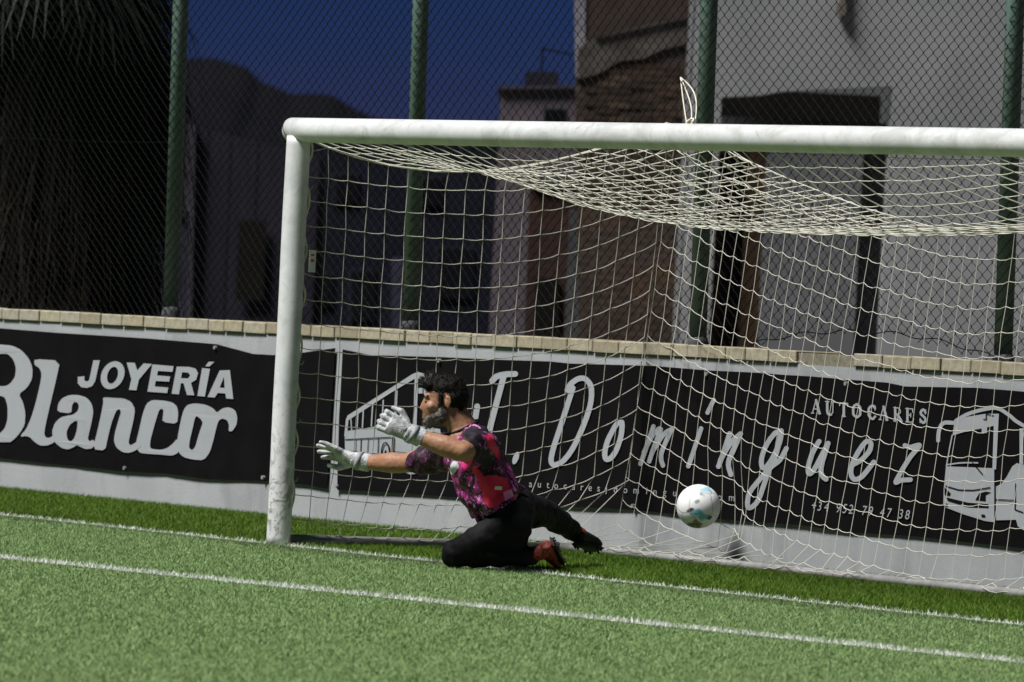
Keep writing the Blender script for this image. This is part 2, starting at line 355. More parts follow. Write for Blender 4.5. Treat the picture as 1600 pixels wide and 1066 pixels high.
# ------------------------------------------------------------------ lettering outlines on the wall plane (x, z in metres)
ART = {
 'BLANCO': [[[(-6.4173,0.8511),(-6.3283,0.8509),(-6.2772,0.8462),(-6.2127,0.8323),(-6.1735,0.8185),(-6.1205,0.7912),(-6.0934,0.7716),(-6.0653,0.7403),(-6.0555,0.7169),(-6.0542,0.678),(-6.0644,0.6539),(-6.0963,0.6202),(-6.125,0.6011),(-6.1794,0.5774),(-6.1861,0.5598),(-6.1518,0.5307),(-6.134,0.5083),(-6.1152,0.4702),(-6.1094,0.4445),(-6.1106,0.4055),(-6.1198,0.3835),(-6.1461,0.3563),(-6.1667,0.3391),(-6.2022,0.3148),(-6.2261,0.3011),(-6.2625,0.2844),(-6.374,0.2781),(-6.6744,0.276),(-6.7741,0.284),(-6.7703,0.3105),(-6.7501,0.3246),(-6.6936,0.3403),(-6.6684,0.4333),(-6.6493,0.6965),(-6.6628,0.79),(-6.7224,0.8075),(-6.7431,0.821),(-6.7453,0.8439),(-6.686,0.8515),(-6.5065,0.8512)],[(-6.4057,0.7982),(-6.3614,0.7998),(-6.3334,0.7943),(-6.2936,0.7762),(-6.2731,0.7607),(-6.2513,0.7322),(-6.2451,0.7118),(-6.2483,0.6792),(-6.2591,0.6603),(-6.2884,0.6364),(-6.3084,0.6247),(-6.339,0.6137),(-6.3724,0.6091),(-6.4421,0.6064),(-6.4648,0.6429),(-6.4631,0.7554),(-6.4541,0.7938),(-6.4289,0.7967)],[(-6.3962,0.549),(-6.3641,0.5458),(-6.346,0.5341),(-6.3239,0.5025),(-6.315,0.4768),(-6.3106,0.4314),(-6.3144,0.4052),(-6.3302,0.3719),(-6.3474,0.3537),(-6.3835,0.3325),(-6.4124,0.3247),(-6.4632,0.3223),(-6.4783,0.3674),(-6.4726,0.5049),(-6.4579,0.5506),(-6.4197,0.5502)]],[[(-5.9816,0.7822),(-5.8072,0.7822),(-5.7573,0.7576),(-5.7811,0.6839),(-5.7989,0.6321),(-5.8282,0.5503),(-5.8467,0.4968),(-5.8727,0.4182),(-5.8827,0.3837),(-5.8865,0.359),(-5.8836,0.3462),(-5.8711,0.3326),(-5.8574,0.3285),(-5.8289,0.3298),(-5.8095,0.335),(-5.7798,0.3492),(-5.7645,0.3489),(-5.7481,0.3335),(-5.7512,0.3226),(-5.7768,0.3053),(-5.7995,0.2961),(-5.842,0.2857),(-5.8707,0.2818),(-5.9142,0.2804),(-5.9416,0.2836),(-5.9802,0.2948),(-6.0041,0.3038),(-6.037,0.3198),(-6.0584,0.3257),(-6.09,0.3275),(-6.108,0.3265),(-6.1301,0.3215),(-6.1394,0.3222),(-6.1451,0.3291),(-6.1364,0.3383),(-6.1044,0.3593),(-6.0845,0.3785),(-6.0567,0.4154),(-6.0387,0.4454),(-6.0125,0.4983),(-5.9956,0.539),(-5.971,0.6079),(-5.9599,0.644),(-5.9512,0.6831),(-5.954,0.7031),(-5.971,0.7238),(-5.9886,0.7339),(-6.0246,0.7435),(-6.0373,0.7538),(-6.0394,0.7751)]],[[(-5.7544,0.4932),(-5.7511,0.5223),(-5.7415,0.5388),(-5.7162,0.5592),(-5.6917,0.5703),(-5.6436,0.5832),(-5.6071,0.5884),(-5.5458,0.5909),(-5.5067,0.5895),(-5.4509,0.5828),(-5.4203,0.5741),(-5.3842,0.5545),(-5.3677,0.5385),(-5.354,0.5104),(-5.352,0.4902),(-5.3599,0.4579),(-5.3677,0.4331),(-5.3832,0.3908),(-5.3906,0.3702),(-5.3973,0.3508),(-5.3951,0.3413),(-5.382,0.3323),(-5.3698,0.3318),(-5.3461,0.3393),(-5.3317,0.3378),(-5.3123,0.3259),(-5.3134,0.3157),(-5.3359,0.2967),(-5.3575,0.2889),(-5.3998,0.2843),(-5.4264,0.2848),(-5.4637,0.2907),(-5.4845,0.2944),(-5.5095,0.2996),(-5.5258,0.2984),(-5.5496,0.2896),(-5.5695,0.2836),(-5.6055,0.2741),(-5.6321,0.2722),(-5.6757,0.276),(-5.7052,0.2829),(-5.7502,0.3001),(-5.7699,0.311),(-5.7838,0.3265),(-5.7912,0.3391),(-5.7996,0.3612),(-5.7971,0.3785),(-5.7814,0.4083),(-5.7644,0.4251),(-5.7292,0.446),(-5.7013,0.4558),(-5.6527,0.4644),(-5.6243,0.4688),(-5.5878,0.4736),(-5.5658,0.4799),(-5.5364,0.494),(-5.5243,0.5041),(-5.5173,0.5205),(-5.5182,0.53),(-5.528,0.5424),(-5.5395,0.5473),(-5.5643,0.5495),(-5.5771,0.5457),(-5.5906,0.5323),(-5.5954,0.5186),(-5.5964,0.491),(-5.6285,0.4821),(-5.7237,0.4831)],[(-5.6371,0.3793),(-5.6174,0.4059),(-5.5991,0.42),(-5.5636,0.4357),(-5.5457,0.4408),(-5.5272,0.4403),(-5.522,0.4294),(-5.5251,0.3972),(-5.5313,0.3766),(-5.5469,0.3471),(-5.5599,0.3332),(-5.5834,0.3212),(-5.5984,0.3194),(-5.62,0.3261),(-5.6305,0.3368),(-5.6403,0.3621)]],[[(-5.2214,0.5906),(-5.1343,0.5916),(-5.0881,0.5921),(-5.0363,0.5923),(-5.0027,0.5893),(-4.9538,0.5799),(-4.9287,0.5687),(-4.9025,0.5445),(-4.8957,0.5237),(-4.9017,0.4854),(-4.9112,0.4512),(-4.9338,0.3869),(-4.9421,0.3601),(-4.9441,0.3442),(-4.9402,0.3365),(-4.9264,0.3296),(-4.9125,0.3307),(-4.8847,0.3408),(-4.8709,0.3461),(-4.857,0.3518),(-4.8429,0.3495),(-4.8142,0.337),(-4.8141,0.3275),(-4.8425,0.3116),(-4.8667,0.302),(-4.9109,0.2892),(-4.9405,0.2846),(-4.9848,0.2837),(-5.0141,0.288),(-5.0576,0.3018),(-5.0788,0.3135),(-5.0989,0.3348),(-5.1045,0.3515),(-5.1012,0.3803),(-5.0928,0.4061),(-5.0709,0.4547),(-5.0593,0.4796),(-5.0461,0.5056),(-5.046,0.5178),(-5.0591,0.5287),(-5.0704,0.5293),(-5.0913,0.5201),(-5.1069,0.5029),(-5.1331,0.4605),(-5.1482,0.429),(-5.1674,0.3773),(-5.1785,0.3449),(-5.1923,0.2997),(-5.2249,0.285),(-5.3089,0.2861),(-5.3281,0.3086),(-5.3016,0.3749),(-5.2855,0.4186),(-5.2637,0.4834),(-5.2536,0.5168),(-5.2448,0.5522),(-5.2436,0.5693),(-5.2488,0.585)]],[[(-4.5994,0.485),(-4.5962,0.5135),(-4.5947,0.5272),(-4.5936,0.5398),(-4.598,0.5455),(-4.6126,0.5499),(-4.6221,0.5495),(-4.6357,0.5439),(-4.6446,0.5334),(-4.6576,0.5076),(-4.6674,0.4862),(-4.6839,0.4477),(-4.6945,0.422),(-4.7099,0.3835),(-4.7158,0.3622),(-4.7182,0.3368),(-4.714,0.3261),(-4.6991,0.3192),(-4.6743,0.3171),(-4.6151,0.3173),(-4.5819,0.3204),(-4.5414,0.3292),(-4.5167,0.3379),(-4.483,0.3552),(-4.4644,0.3665),(-4.4425,0.3832),(-4.4288,0.3839),(-4.4098,0.3691),(-4.4045,0.3537),(-4.4074,0.3222),(-4.4216,0.3073),(-4.4615,0.2941),(-4.4984,0.2898),(-4.5692,0.2902),(-4.6243,0.2898),(-4.7191,0.2884),(-4.7647,0.2884),(-4.8065,0.2895),(-4.829,0.2952),(-4.8544,0.311),(-4.8635,0.3237),(-4.8656,0.3457),(-4.8616,0.3659),(-4.8473,0.4045),(-4.8364,0.4366),(-4.818,0.4943),(-4.8051,0.5254),(-4.7846,0.5611),(-4.7664,0.5776),(-4.732,0.5917),(-4.6969,0.5967),(-4.6259,0.5978),(-4.5824,0.5969),(-4.5231,0.5931),(-4.4931,0.5876),(-4.4625,0.5751),(-4.4488,0.5627),(-4.4383,0.5381),(-4.4364,0.5183),(-4.4414,0.4836),(-4.4744,0.4727),(-4.5689,0.4748)]],[[(-4.4009,0.5021),(-4.3869,0.5403),(-4.375,0.5592),(-4.3533,0.5776),(-4.3308,0.5863),(-4.2848,0.5939),(-4.2461,0.5959),(-4.1762,0.5945),(-4.1371,0.5905),(-4.0898,0.5801),(-4.0659,0.5718),(-4.0414,0.5573),(-4.0223,0.5581),(-3.9893,0.575),(-3.965,0.5825),(-3.9253,0.5879),(-3.8991,0.5869),(-3.8605,0.5787),(-3.8423,0.5679),(-3.8264,0.5438),(-3.8222,0.5275),(-3.8256,0.5026),(-3.8348,0.4867),(-3.859,0.4639),(-3.8747,0.456),(-3.8975,0.455),(-3.9047,0.4619),(-3.9033,0.4836),(-3.9071,0.4959),(-3.92,0.5108),(-3.934,0.5174),(-3.9632,0.5223),(-3.9804,0.5216),(-4.0028,0.5144),(-4.0142,0.5046),(-4.026,0.4823),(-4.0352,0.4581),(-4.0513,0.4076),(-4.0624,0.378),(-4.0797,0.3399),(-4.0969,0.3179),(-4.1314,0.2901),(-4.1661,0.2805),(-4.2358,0.2796),(-4.2787,0.281),(-4.3376,0.2863),(-4.3675,0.2928),(-4.3981,0.307),(-4.413,0.3198),(-4.4271,0.3443),(-4.4308,0.3629),(-4.4279,0.3944),(-4.4226,0.4218),(-4.4098,0.4725)],[(-4.2335,0.524),(-4.2034,0.5129),(-4.1891,0.5052),(-4.1764,0.4933),(-4.1788,0.4776),(-4.1987,0.4424),(-4.2116,0.4147),(-4.2304,0.367),(-4.2429,0.3471),(-4.2616,0.335),(-4.275,0.3333),(-4.2967,0.3404),(-4.3029,0.3522),(-4.2997,0.3805),(-4.294,0.4026),(-4.2801,0.4408),(-4.2725,0.464),(-4.2639,0.4956),(-4.2575,0.5105),(-4.247,0.5234)]]],
 'JOYERIA': [[[(-5.3779,0.7981),(-5.3051,0.8007),(-5.3463,0.68),(-5.3778,0.6489),(-5.4377,0.6358),(-5.4991,0.6377),(-5.542,0.6584),(-5.5456,0.6957),(-5.4706,0.7028),(-5.4684,0.6794),(-5.4412,0.672),(-5.4156,0.6815)]],[[(-5.0277,0.7253),(-5.0393,0.7022),(-5.0603,0.6806),(-5.0891,0.6621),(-5.1233,0.6483),(-5.1602,0.6404),(-5.1968,0.6389),(-5.2302,0.644),(-5.2575,0.6554),(-5.2766,0.672),(-5.286,0.6925),(-5.2847,0.7154),(-5.273,0.7386),(-5.2518,0.7603),(-5.2229,0.7788),(-5.1885,0.7925),(-5.1515,0.8003),(-5.115,0.8016),(-5.0818,0.7964),(-5.0547,0.7851),(-5.0357,0.7685),(-5.0265,0.748)],[(-5.0977,0.7226),(-5.104,0.7086),(-5.1144,0.6956),(-5.1282,0.6846),(-5.1443,0.6764),(-5.1613,0.6718),(-5.1779,0.6712),(-5.1927,0.6745),(-5.2045,0.6816),(-5.2124,0.6918),(-5.2157,0.7043),(-5.2142,0.7181),(-5.2079,0.7321),(-5.1974,0.7451),(-5.1836,0.7562),(-5.1675,0.7643),(-5.1505,0.7688),(-5.1339,0.7695),(-5.1191,0.7661),(-5.1073,0.7591),(-5.0995,0.7489),(-5.0962,0.7364)]],[[(-5.0087,0.799),(-4.9228,0.8001),(-4.8909,0.758),(-4.8292,0.8004),(-4.7399,0.8006),(-4.87,0.7061),(-4.89,0.6441),(-4.9699,0.6441),(-4.9498,0.7061)]],[[(-4.7358,0.7986),(-4.5109,0.7966),(-4.5196,0.7638),(-4.6732,0.7642),(-4.6806,0.7377),(-4.5406,0.7368),(-4.5496,0.7071),(-4.6914,0.7058),(-4.6982,0.674),(-4.5542,0.6734),(-4.563,0.6417),(-4.7724,0.6415)]],[[(-4.4794,0.7957),(-4.3468,0.7986),(-4.2781,0.7918),(-4.2505,0.7668),(-4.2664,0.7298),(-4.319,0.71),(-4.2775,0.6408),(-4.3553,0.6397),(-4.3964,0.7038),(-4.4257,0.7037),(-4.4392,0.6394),(-4.5177,0.6404)],[(-4.418,0.7667),(-4.3535,0.766),(-4.3326,0.7512),(-4.3505,0.7338),(-4.4284,0.7318)]],[[(-4.2107,0.7975),(-4.1274,0.7965),(-4.1667,0.6381),(-4.2443,0.6391)],[(-4.1465,0.8352),(-4.0869,0.8374),(-4.1345,0.8097),(-4.1788,0.808)]],[[(-4.0267,0.791),(-3.9218,0.797),(-3.8724,0.6368),(-3.9452,0.6369),(-3.9554,0.6644),(-4.0341,0.6643),(-4.0643,0.6371),(-4.1376,0.6372)],[(-3.9794,0.7565),(-3.9659,0.695),(-4.0178,0.695)]]],
 'DOM': [[[(-1.2224,0.8933),(-1.2779,0.8855),(-1.318,0.876),(-1.3297,0.8713),(-1.346,0.8619),(-1.3657,0.8464),(-1.3703,0.8404),(-1.369,0.8316),(-1.3623,0.826),(-1.3492,0.8222),(-1.3389,0.8222),(-1.3239,0.8269),(-1.295,0.8475),(-1.275,0.8533),(-1.2731,0.8501),(-1.3592,0.6238),(-1.3796,0.5554),(-1.3873,0.5404),(-1.4031,0.525),(-1.4149,0.5199),(-1.4256,0.5242),(-1.4366,0.5319),(-1.45,0.5492),(-1.4591,0.5723),(-1.4624,0.5898),(-1.4627,0.6104),(-1.4462,0.6964),(-1.4473,0.7022),(-1.4522,0.7073),(-1.4588,0.7105),(-1.4682,0.7126),(-1.4785,0.7125),(-1.4936,0.7076),(-1.4988,0.7029),(-1.5012,0.697),(-1.514,0.6376),(-1.518,0.5962),(-1.5109,0.5582),(-1.4944,0.5266),(-1.4809,0.5125),(-1.4648,0.5015),(-1.4488,0.4942),(-1.4277,0.489),(-1.4121,0.4883),(-1.3918,0.4916),(-1.3767,0.4968),(-1.3599,0.5064),(-1.3401,0.5249),(-1.3264,0.549),(-1.3061,0.6173),(-1.2131,0.8612),(-1.2095,0.8631),(-1.1993,0.8639),(-1.1284,0.8679),(-1.1144,0.8738),(-1.1099,0.8798),(-1.1097,0.8856),(-1.1137,0.8913),(-1.1207,0.8954),(-1.1311,0.8979)]],[[(-1.0656,0.4425),(-1.0708,0.4329),(-1.0776,0.424),(-1.0857,0.4165),(-1.0944,0.411),(-1.1029,0.4079),(-1.1106,0.4076),(-1.1168,0.4099),(-1.1211,0.4148),(-1.1231,0.4218),(-1.1225,0.4304),(-1.1196,0.4399),(-1.1145,0.4494),(-1.1076,0.4583),(-1.0995,0.4658),(-1.0908,0.4713),(-1.0823,0.4744),(-1.0746,0.4747),(-1.0684,0.4724),(-1.0642,0.4675),(-1.0622,0.4605),(-1.0627,0.4519)]],[[(-0.5434,0.8974),(-0.563,0.8945),(-0.5872,0.8879),(-0.6112,0.8783),(-0.6349,0.8661),(-0.6491,0.8571),(-0.661,0.8466),(-0.6794,0.8198),(-0.6786,0.8112),(-0.6717,0.8057),(-0.6592,0.8026),(-0.6493,0.8032),(-0.6451,0.801),(-0.7083,0.6597),(-0.77,0.5296),(-0.7865,0.4875),(-0.7937,0.4561),(-0.7936,0.4445),(-0.7902,0.4331),(-0.7816,0.4219),(-0.77,0.4144),(-0.7546,0.4094),(-0.7395,0.408),(-0.7245,0.4088),(-0.7049,0.4127),(-0.6661,0.4254),(-0.6328,0.4432),(-0.5931,0.4745),(-0.5603,0.5077),(-0.519,0.5611),(-0.4785,0.6238),(-0.4466,0.6827),(-0.4247,0.7353),(-0.416,0.7702),(-0.4142,0.8018),(-0.4191,0.8361),(-0.4276,0.853),(-0.4376,0.8641),(-0.4511,0.875),(-0.4785,0.8897),(-0.4937,0.8945),(-0.5088,0.8973),(-0.5237,0.8983)],[(-0.5459,0.8686),(-0.57,0.8616),(-0.6022,0.846),(-0.6002,0.8432),(-0.5878,0.8379),(-0.584,0.8323),(-0.5846,0.8265),(-0.6612,0.6545),(-0.7183,0.5349),(-0.7364,0.4907),(-0.7455,0.4555),(-0.7447,0.444),(-0.7416,0.4384),(-0.7369,0.436),(-0.7319,0.4363),(-0.697,0.4463),(-0.6739,0.4577),(-0.6412,0.482),(-0.6135,0.5081),(-0.5851,0.5412),(-0.553,0.5859),(-0.516,0.6451),(-0.4926,0.6893),(-0.4717,0.7391),(-0.4646,0.7653),(-0.4616,0.7941),(-0.4641,0.8228),(-0.4701,0.8398),(-0.4869,0.8564),(-0.5061,0.8668),(-0.5162,0.8696),(-0.5262,0.8705)]],[[(-0.1853,0.6823),(-0.1997,0.6794),(-0.2138,0.6736),(-0.2276,0.6638),(-0.2404,0.6512),(-0.2851,0.5939),(-0.2986,0.5713),(-0.3088,0.5479),(-0.3179,0.5102),(-0.3173,0.4959),(-0.3141,0.4846),(-0.3075,0.4735),(-0.2975,0.4654),(-0.2833,0.4606),(-0.2686,0.4598),(-0.2493,0.463),(-0.2304,0.4703),(-0.2133,0.4809),(-0.196,0.4961),(-0.1828,0.511),(-0.1692,0.5316),(-0.146,0.5812),(-0.1393,0.6044),(-0.1364,0.6245),(-0.135,0.6531),(-0.1379,0.6672),(-0.1438,0.6784),(-0.1513,0.6824),(-0.1611,0.6842)],[(-0.1829,0.6545),(-0.1981,0.6417),(-0.2206,0.6149),(-0.2424,0.5854),(-0.2562,0.5618),(-0.2668,0.5356),(-0.2718,0.5153),(-0.2716,0.4981),(-0.2688,0.4897),(-0.2661,0.4877),(-0.2497,0.4963),(-0.2326,0.5115),(-0.2184,0.5293),(-0.2035,0.5557),(-0.1907,0.5849),(-0.1841,0.608),(-0.1803,0.6482)]],[[(0.1031,0.6726),(0.0985,0.6707),(0.0928,0.6651),(0.043,0.5606),(0.0217,0.5284),(0.0217,0.517),(-0.0027,0.4675),(-0.003,0.4618),(0.0019,0.4563),(0.0083,0.4538),(0.016,0.4528),(0.0269,0.4547),(0.0347,0.46),(0.0814,0.5539),(0.1129,0.598),(0.1365,0.6204),(0.1387,0.619),(0.1374,0.6161),(0.0921,0.5317),(0.0709,0.4796),(0.077,0.4727),(0.0869,0.4698),(0.0965,0.4703),(0.1078,0.4757),(0.1333,0.528),(0.1513,0.5487),(0.2033,0.605),(0.2219,0.62),(0.2261,0.6202),(0.1798,0.5472),(0.173,0.5299),(0.1709,0.5128),(0.1756,0.4875),(0.1951,0.4602),(0.199,0.4575),(0.2082,0.455),(0.2178,0.4555),(0.227,0.4593),(0.2319,0.4677),(0.2166,0.4895),(0.2129,0.4979),(0.2107,0.5147),(0.2129,0.529),(0.228,0.558),(0.2914,0.6514),(0.2917,0.6571),(0.2869,0.6625),(0.281,0.665),(0.2666,0.6655),(0.2202,0.6497),(0.1927,0.6355),(0.1914,0.6384),(0.197,0.65),(0.1949,0.6555),(0.1907,0.6588),(0.1711,0.6643),(0.1614,0.6649),(0.152,0.6624),(0.1291,0.6497),(0.128,0.6525),(0.1318,0.6641),(0.128,0.6696),(0.1175,0.6737)]],[[(0.5185,0.6799),(0.5139,0.6779),(0.5083,0.6725),(0.4551,0.5575),(0.4147,0.4767),(0.4144,0.471),(0.4192,0.4656),(0.4283,0.4625),(0.4424,0.4636),(0.452,0.4701),(0.4638,0.4932),(0.5467,0.6686),(0.5454,0.6741),(0.5381,0.6794),(0.5278,0.6812)]],[[(0.6126,0.8264),(0.6076,0.8227),(0.558,0.7533),(0.5593,0.7477),(0.5681,0.7421),(0.5776,0.741),(0.5877,0.7434),(0.5948,0.7493),(0.6426,0.8158),(0.6422,0.8214),(0.636,0.8267),(0.6265,0.829)]],[[(0.7651,0.6662),(0.7561,0.6622),(0.7519,0.6569),(0.7076,0.5592),(0.6947,0.5334),(0.6856,0.5218),(0.6845,0.5133),(0.6707,0.4847),(0.6735,0.4782),(0.6833,0.4731),(0.6974,0.4728),(0.7092,0.4782),(0.735,0.5261),(0.7694,0.5678),(0.7987,0.5987),(0.8034,0.5973),(0.7627,0.5367),(0.757,0.5253),(0.7535,0.5111),(0.7535,0.4971),(0.7585,0.4778),(0.7808,0.4426),(0.7891,0.4379),(0.7985,0.4366),(0.8093,0.4385),(0.8182,0.4445),(0.8191,0.4529),(0.7978,0.4882),(0.795,0.502),(0.7963,0.516),(0.803,0.5303),(0.8293,0.5678),(0.8825,0.654),(0.8842,0.6596),(0.8814,0.6652),(0.8719,0.6702),(0.8623,0.6712),(0.8532,0.6694),(0.7868,0.63),(0.7842,0.6327),(0.7929,0.6527),(0.7924,0.6582),(0.7871,0.6636),(0.7807,0.6661),(0.7743,0.667)]],[[(1.191,0.6998),(1.1585,0.6924),(1.1418,0.6861),(1.131,0.6801),(1.0947,0.6507),(1.0628,0.616),(1.0463,0.5902),(1.0344,0.5647),(1.0283,0.5449),(1.0267,0.5254),(1.0297,0.5089),(1.037,0.4954),(1.0484,0.4873),(1.0578,0.4842),(1.0697,0.4831),(1.0707,0.4804),(1.0286,0.4483),(0.9639,0.3951),(0.9421,0.371),(0.932,0.351),(0.9268,0.3201),(0.9293,0.298),(0.9362,0.2872),(0.9442,0.2821),(0.9552,0.2787),(0.9646,0.2779),(0.9783,0.2792),(1.0008,0.2866),(1.0315,0.3048),(1.0528,0.3241),(1.0716,0.3528),(1.1356,0.4882),(1.1554,0.5013),(1.2012,0.5243),(1.2184,0.5361),(1.2418,0.5608),(1.2704,0.6008),(1.2681,0.609),(1.2586,0.6141),(1.2438,0.6143),(1.235,0.6106),(1.1938,0.5581),(1.181,0.547),(1.1766,0.5493),(1.1911,0.5749),(1.2024,0.6087),(1.2138,0.6313),(1.2204,0.6593),(1.2209,0.6897),(1.2188,0.6944),(1.2088,0.7002),(1.2,0.7012)],[(1.1708,0.6683),(1.1545,0.659),(1.1301,0.6385),(1.1066,0.6139),(1.0909,0.5923),(1.0775,0.5667),(1.0696,0.5442),(1.0682,0.5247),(1.0721,0.511),(1.074,0.5099),(1.0827,0.5159),(1.1086,0.5405),(1.1306,0.5665),(1.1545,0.6009),(1.1614,0.6123),(1.164,0.6207),(1.1738,0.6654)],[(1.0664,0.4375),(1.006,0.3888),(0.9802,0.3619),(0.9752,0.3533),(0.9698,0.3363),(0.9685,0.314),(0.9696,0.3057),(0.9716,0.3044),(0.9849,0.3105),(1.0015,0.3213),(1.0217,0.3419),(1.0334,0.3619),(1.0668,0.433),(1.0681,0.4359)]],[[(1.5056,0.6611),(1.497,0.6566),(1.4674,0.623),(1.4487,0.5974),(1.4382,0.5776),(1.4262,0.5495),(1.4181,0.5216),(1.4174,0.5023),(1.4225,0.4861),(1.4304,0.4782),(1.44,0.4744),(1.4536,0.4735),(1.4669,0.4765),(1.4799,0.4831),(1.4923,0.4923),(1.5174,0.5195),(1.5206,0.5157),(1.5212,0.4993),(1.5252,0.4885),(1.531,0.4806),(1.5423,0.4702),(1.5554,0.4626),(1.5768,0.4548),(1.5858,0.4537),(1.5983,0.4566),(1.6049,0.4624),(1.6047,0.4706),(1.5985,0.4758),(1.5747,0.4855),(1.5662,0.4933),(1.5617,0.5013),(1.5615,0.5205),(1.5687,0.5514),(1.606,0.6432),(1.6048,0.6487),(1.596,0.6549),(1.5824,0.6562),(1.5736,0.6536),(1.5683,0.6497),(1.486,0.536),(1.4682,0.5147),(1.4589,0.5072),(1.4578,0.5153),(1.4623,0.5348),(1.4812,0.5797),(1.4968,0.6041),(1.5335,0.6481),(1.533,0.6535),(1.5279,0.6588),(1.519,0.6618)]],[[(1.8884,0.68),(1.8797,0.6778),(1.8669,0.672),(1.8423,0.6527),(1.8079,0.6157),(1.7787,0.5761),(1.7647,0.5481),(1.7584,0.5233),(1.7595,0.5042),(1.7687,0.4856),(1.7828,0.4727),(1.7934,0.4677),(1.8043,0.4652),(1.8177,0.4645),(1.8309,0.4656),(1.844,0.4684),(1.8601,0.4739),(1.8824,0.4854),(1.9065,0.5034),(1.9746,0.5666),(1.9731,0.5747),(1.9674,0.5789),(1.9584,0.5811),(1.9453,0.5794),(1.9391,0.5757),(1.8756,0.5182),(1.8544,0.5023),(1.8399,0.4946),(1.8244,0.4897),(1.8156,0.4891),(1.8111,0.4906),(1.8057,0.4956),(1.7997,0.5062),(1.798,0.5143),(1.7991,0.528),(1.8026,0.5385),(1.8542,0.559),(1.888,0.5781),(1.9223,0.6048),(1.9353,0.619),(1.9417,0.6302),(1.9457,0.6521),(1.9431,0.6629),(1.9378,0.67),(1.9285,0.676),(1.9149,0.6801),(1.9015,0.6813)],[(1.8992,0.6566),(1.8907,0.6524),(1.8796,0.6436),(1.8497,0.6126),(1.8228,0.5782),(1.8261,0.5764),(1.8304,0.5783),(1.8474,0.587),(1.8684,0.6008),(1.8966,0.6254),(1.9037,0.6366),(1.9061,0.6476),(1.9049,0.6557)]],[[(2.2885,0.6785),(2.2374,0.6666),(2.2243,0.6678),(2.2021,0.673),(2.1933,0.6734),(2.1842,0.6707),(2.178,0.6651),(2.1774,0.6596),(2.1819,0.6539),(2.1864,0.6516),(2.2042,0.6472),(2.2306,0.6433),(2.2437,0.6435),(2.2608,0.6464),(2.2644,0.6448),(2.2324,0.619),(2.2096,0.5963),(2.1634,0.5427),(2.1236,0.4921),(2.1191,0.481),(2.12,0.4757),(2.1247,0.4705),(2.1318,0.4674),(2.1406,0.4663),(2.1577,0.4704),(2.1746,0.4773),(2.1874,0.4808),(2.2566,0.4868),(2.265,0.4896),(2.2703,0.4942),(2.2716,0.4996),(2.2686,0.5049),(2.2635,0.508),(2.2566,0.5096),(2.1768,0.5035),(2.175,0.5055),(2.2161,0.5557),(2.2521,0.5957),(2.2722,0.6137),(2.3169,0.6494),(2.3261,0.6585),(2.3298,0.6695),(2.3231,0.6772),(2.3178,0.6797),(2.31,0.6809)]]],
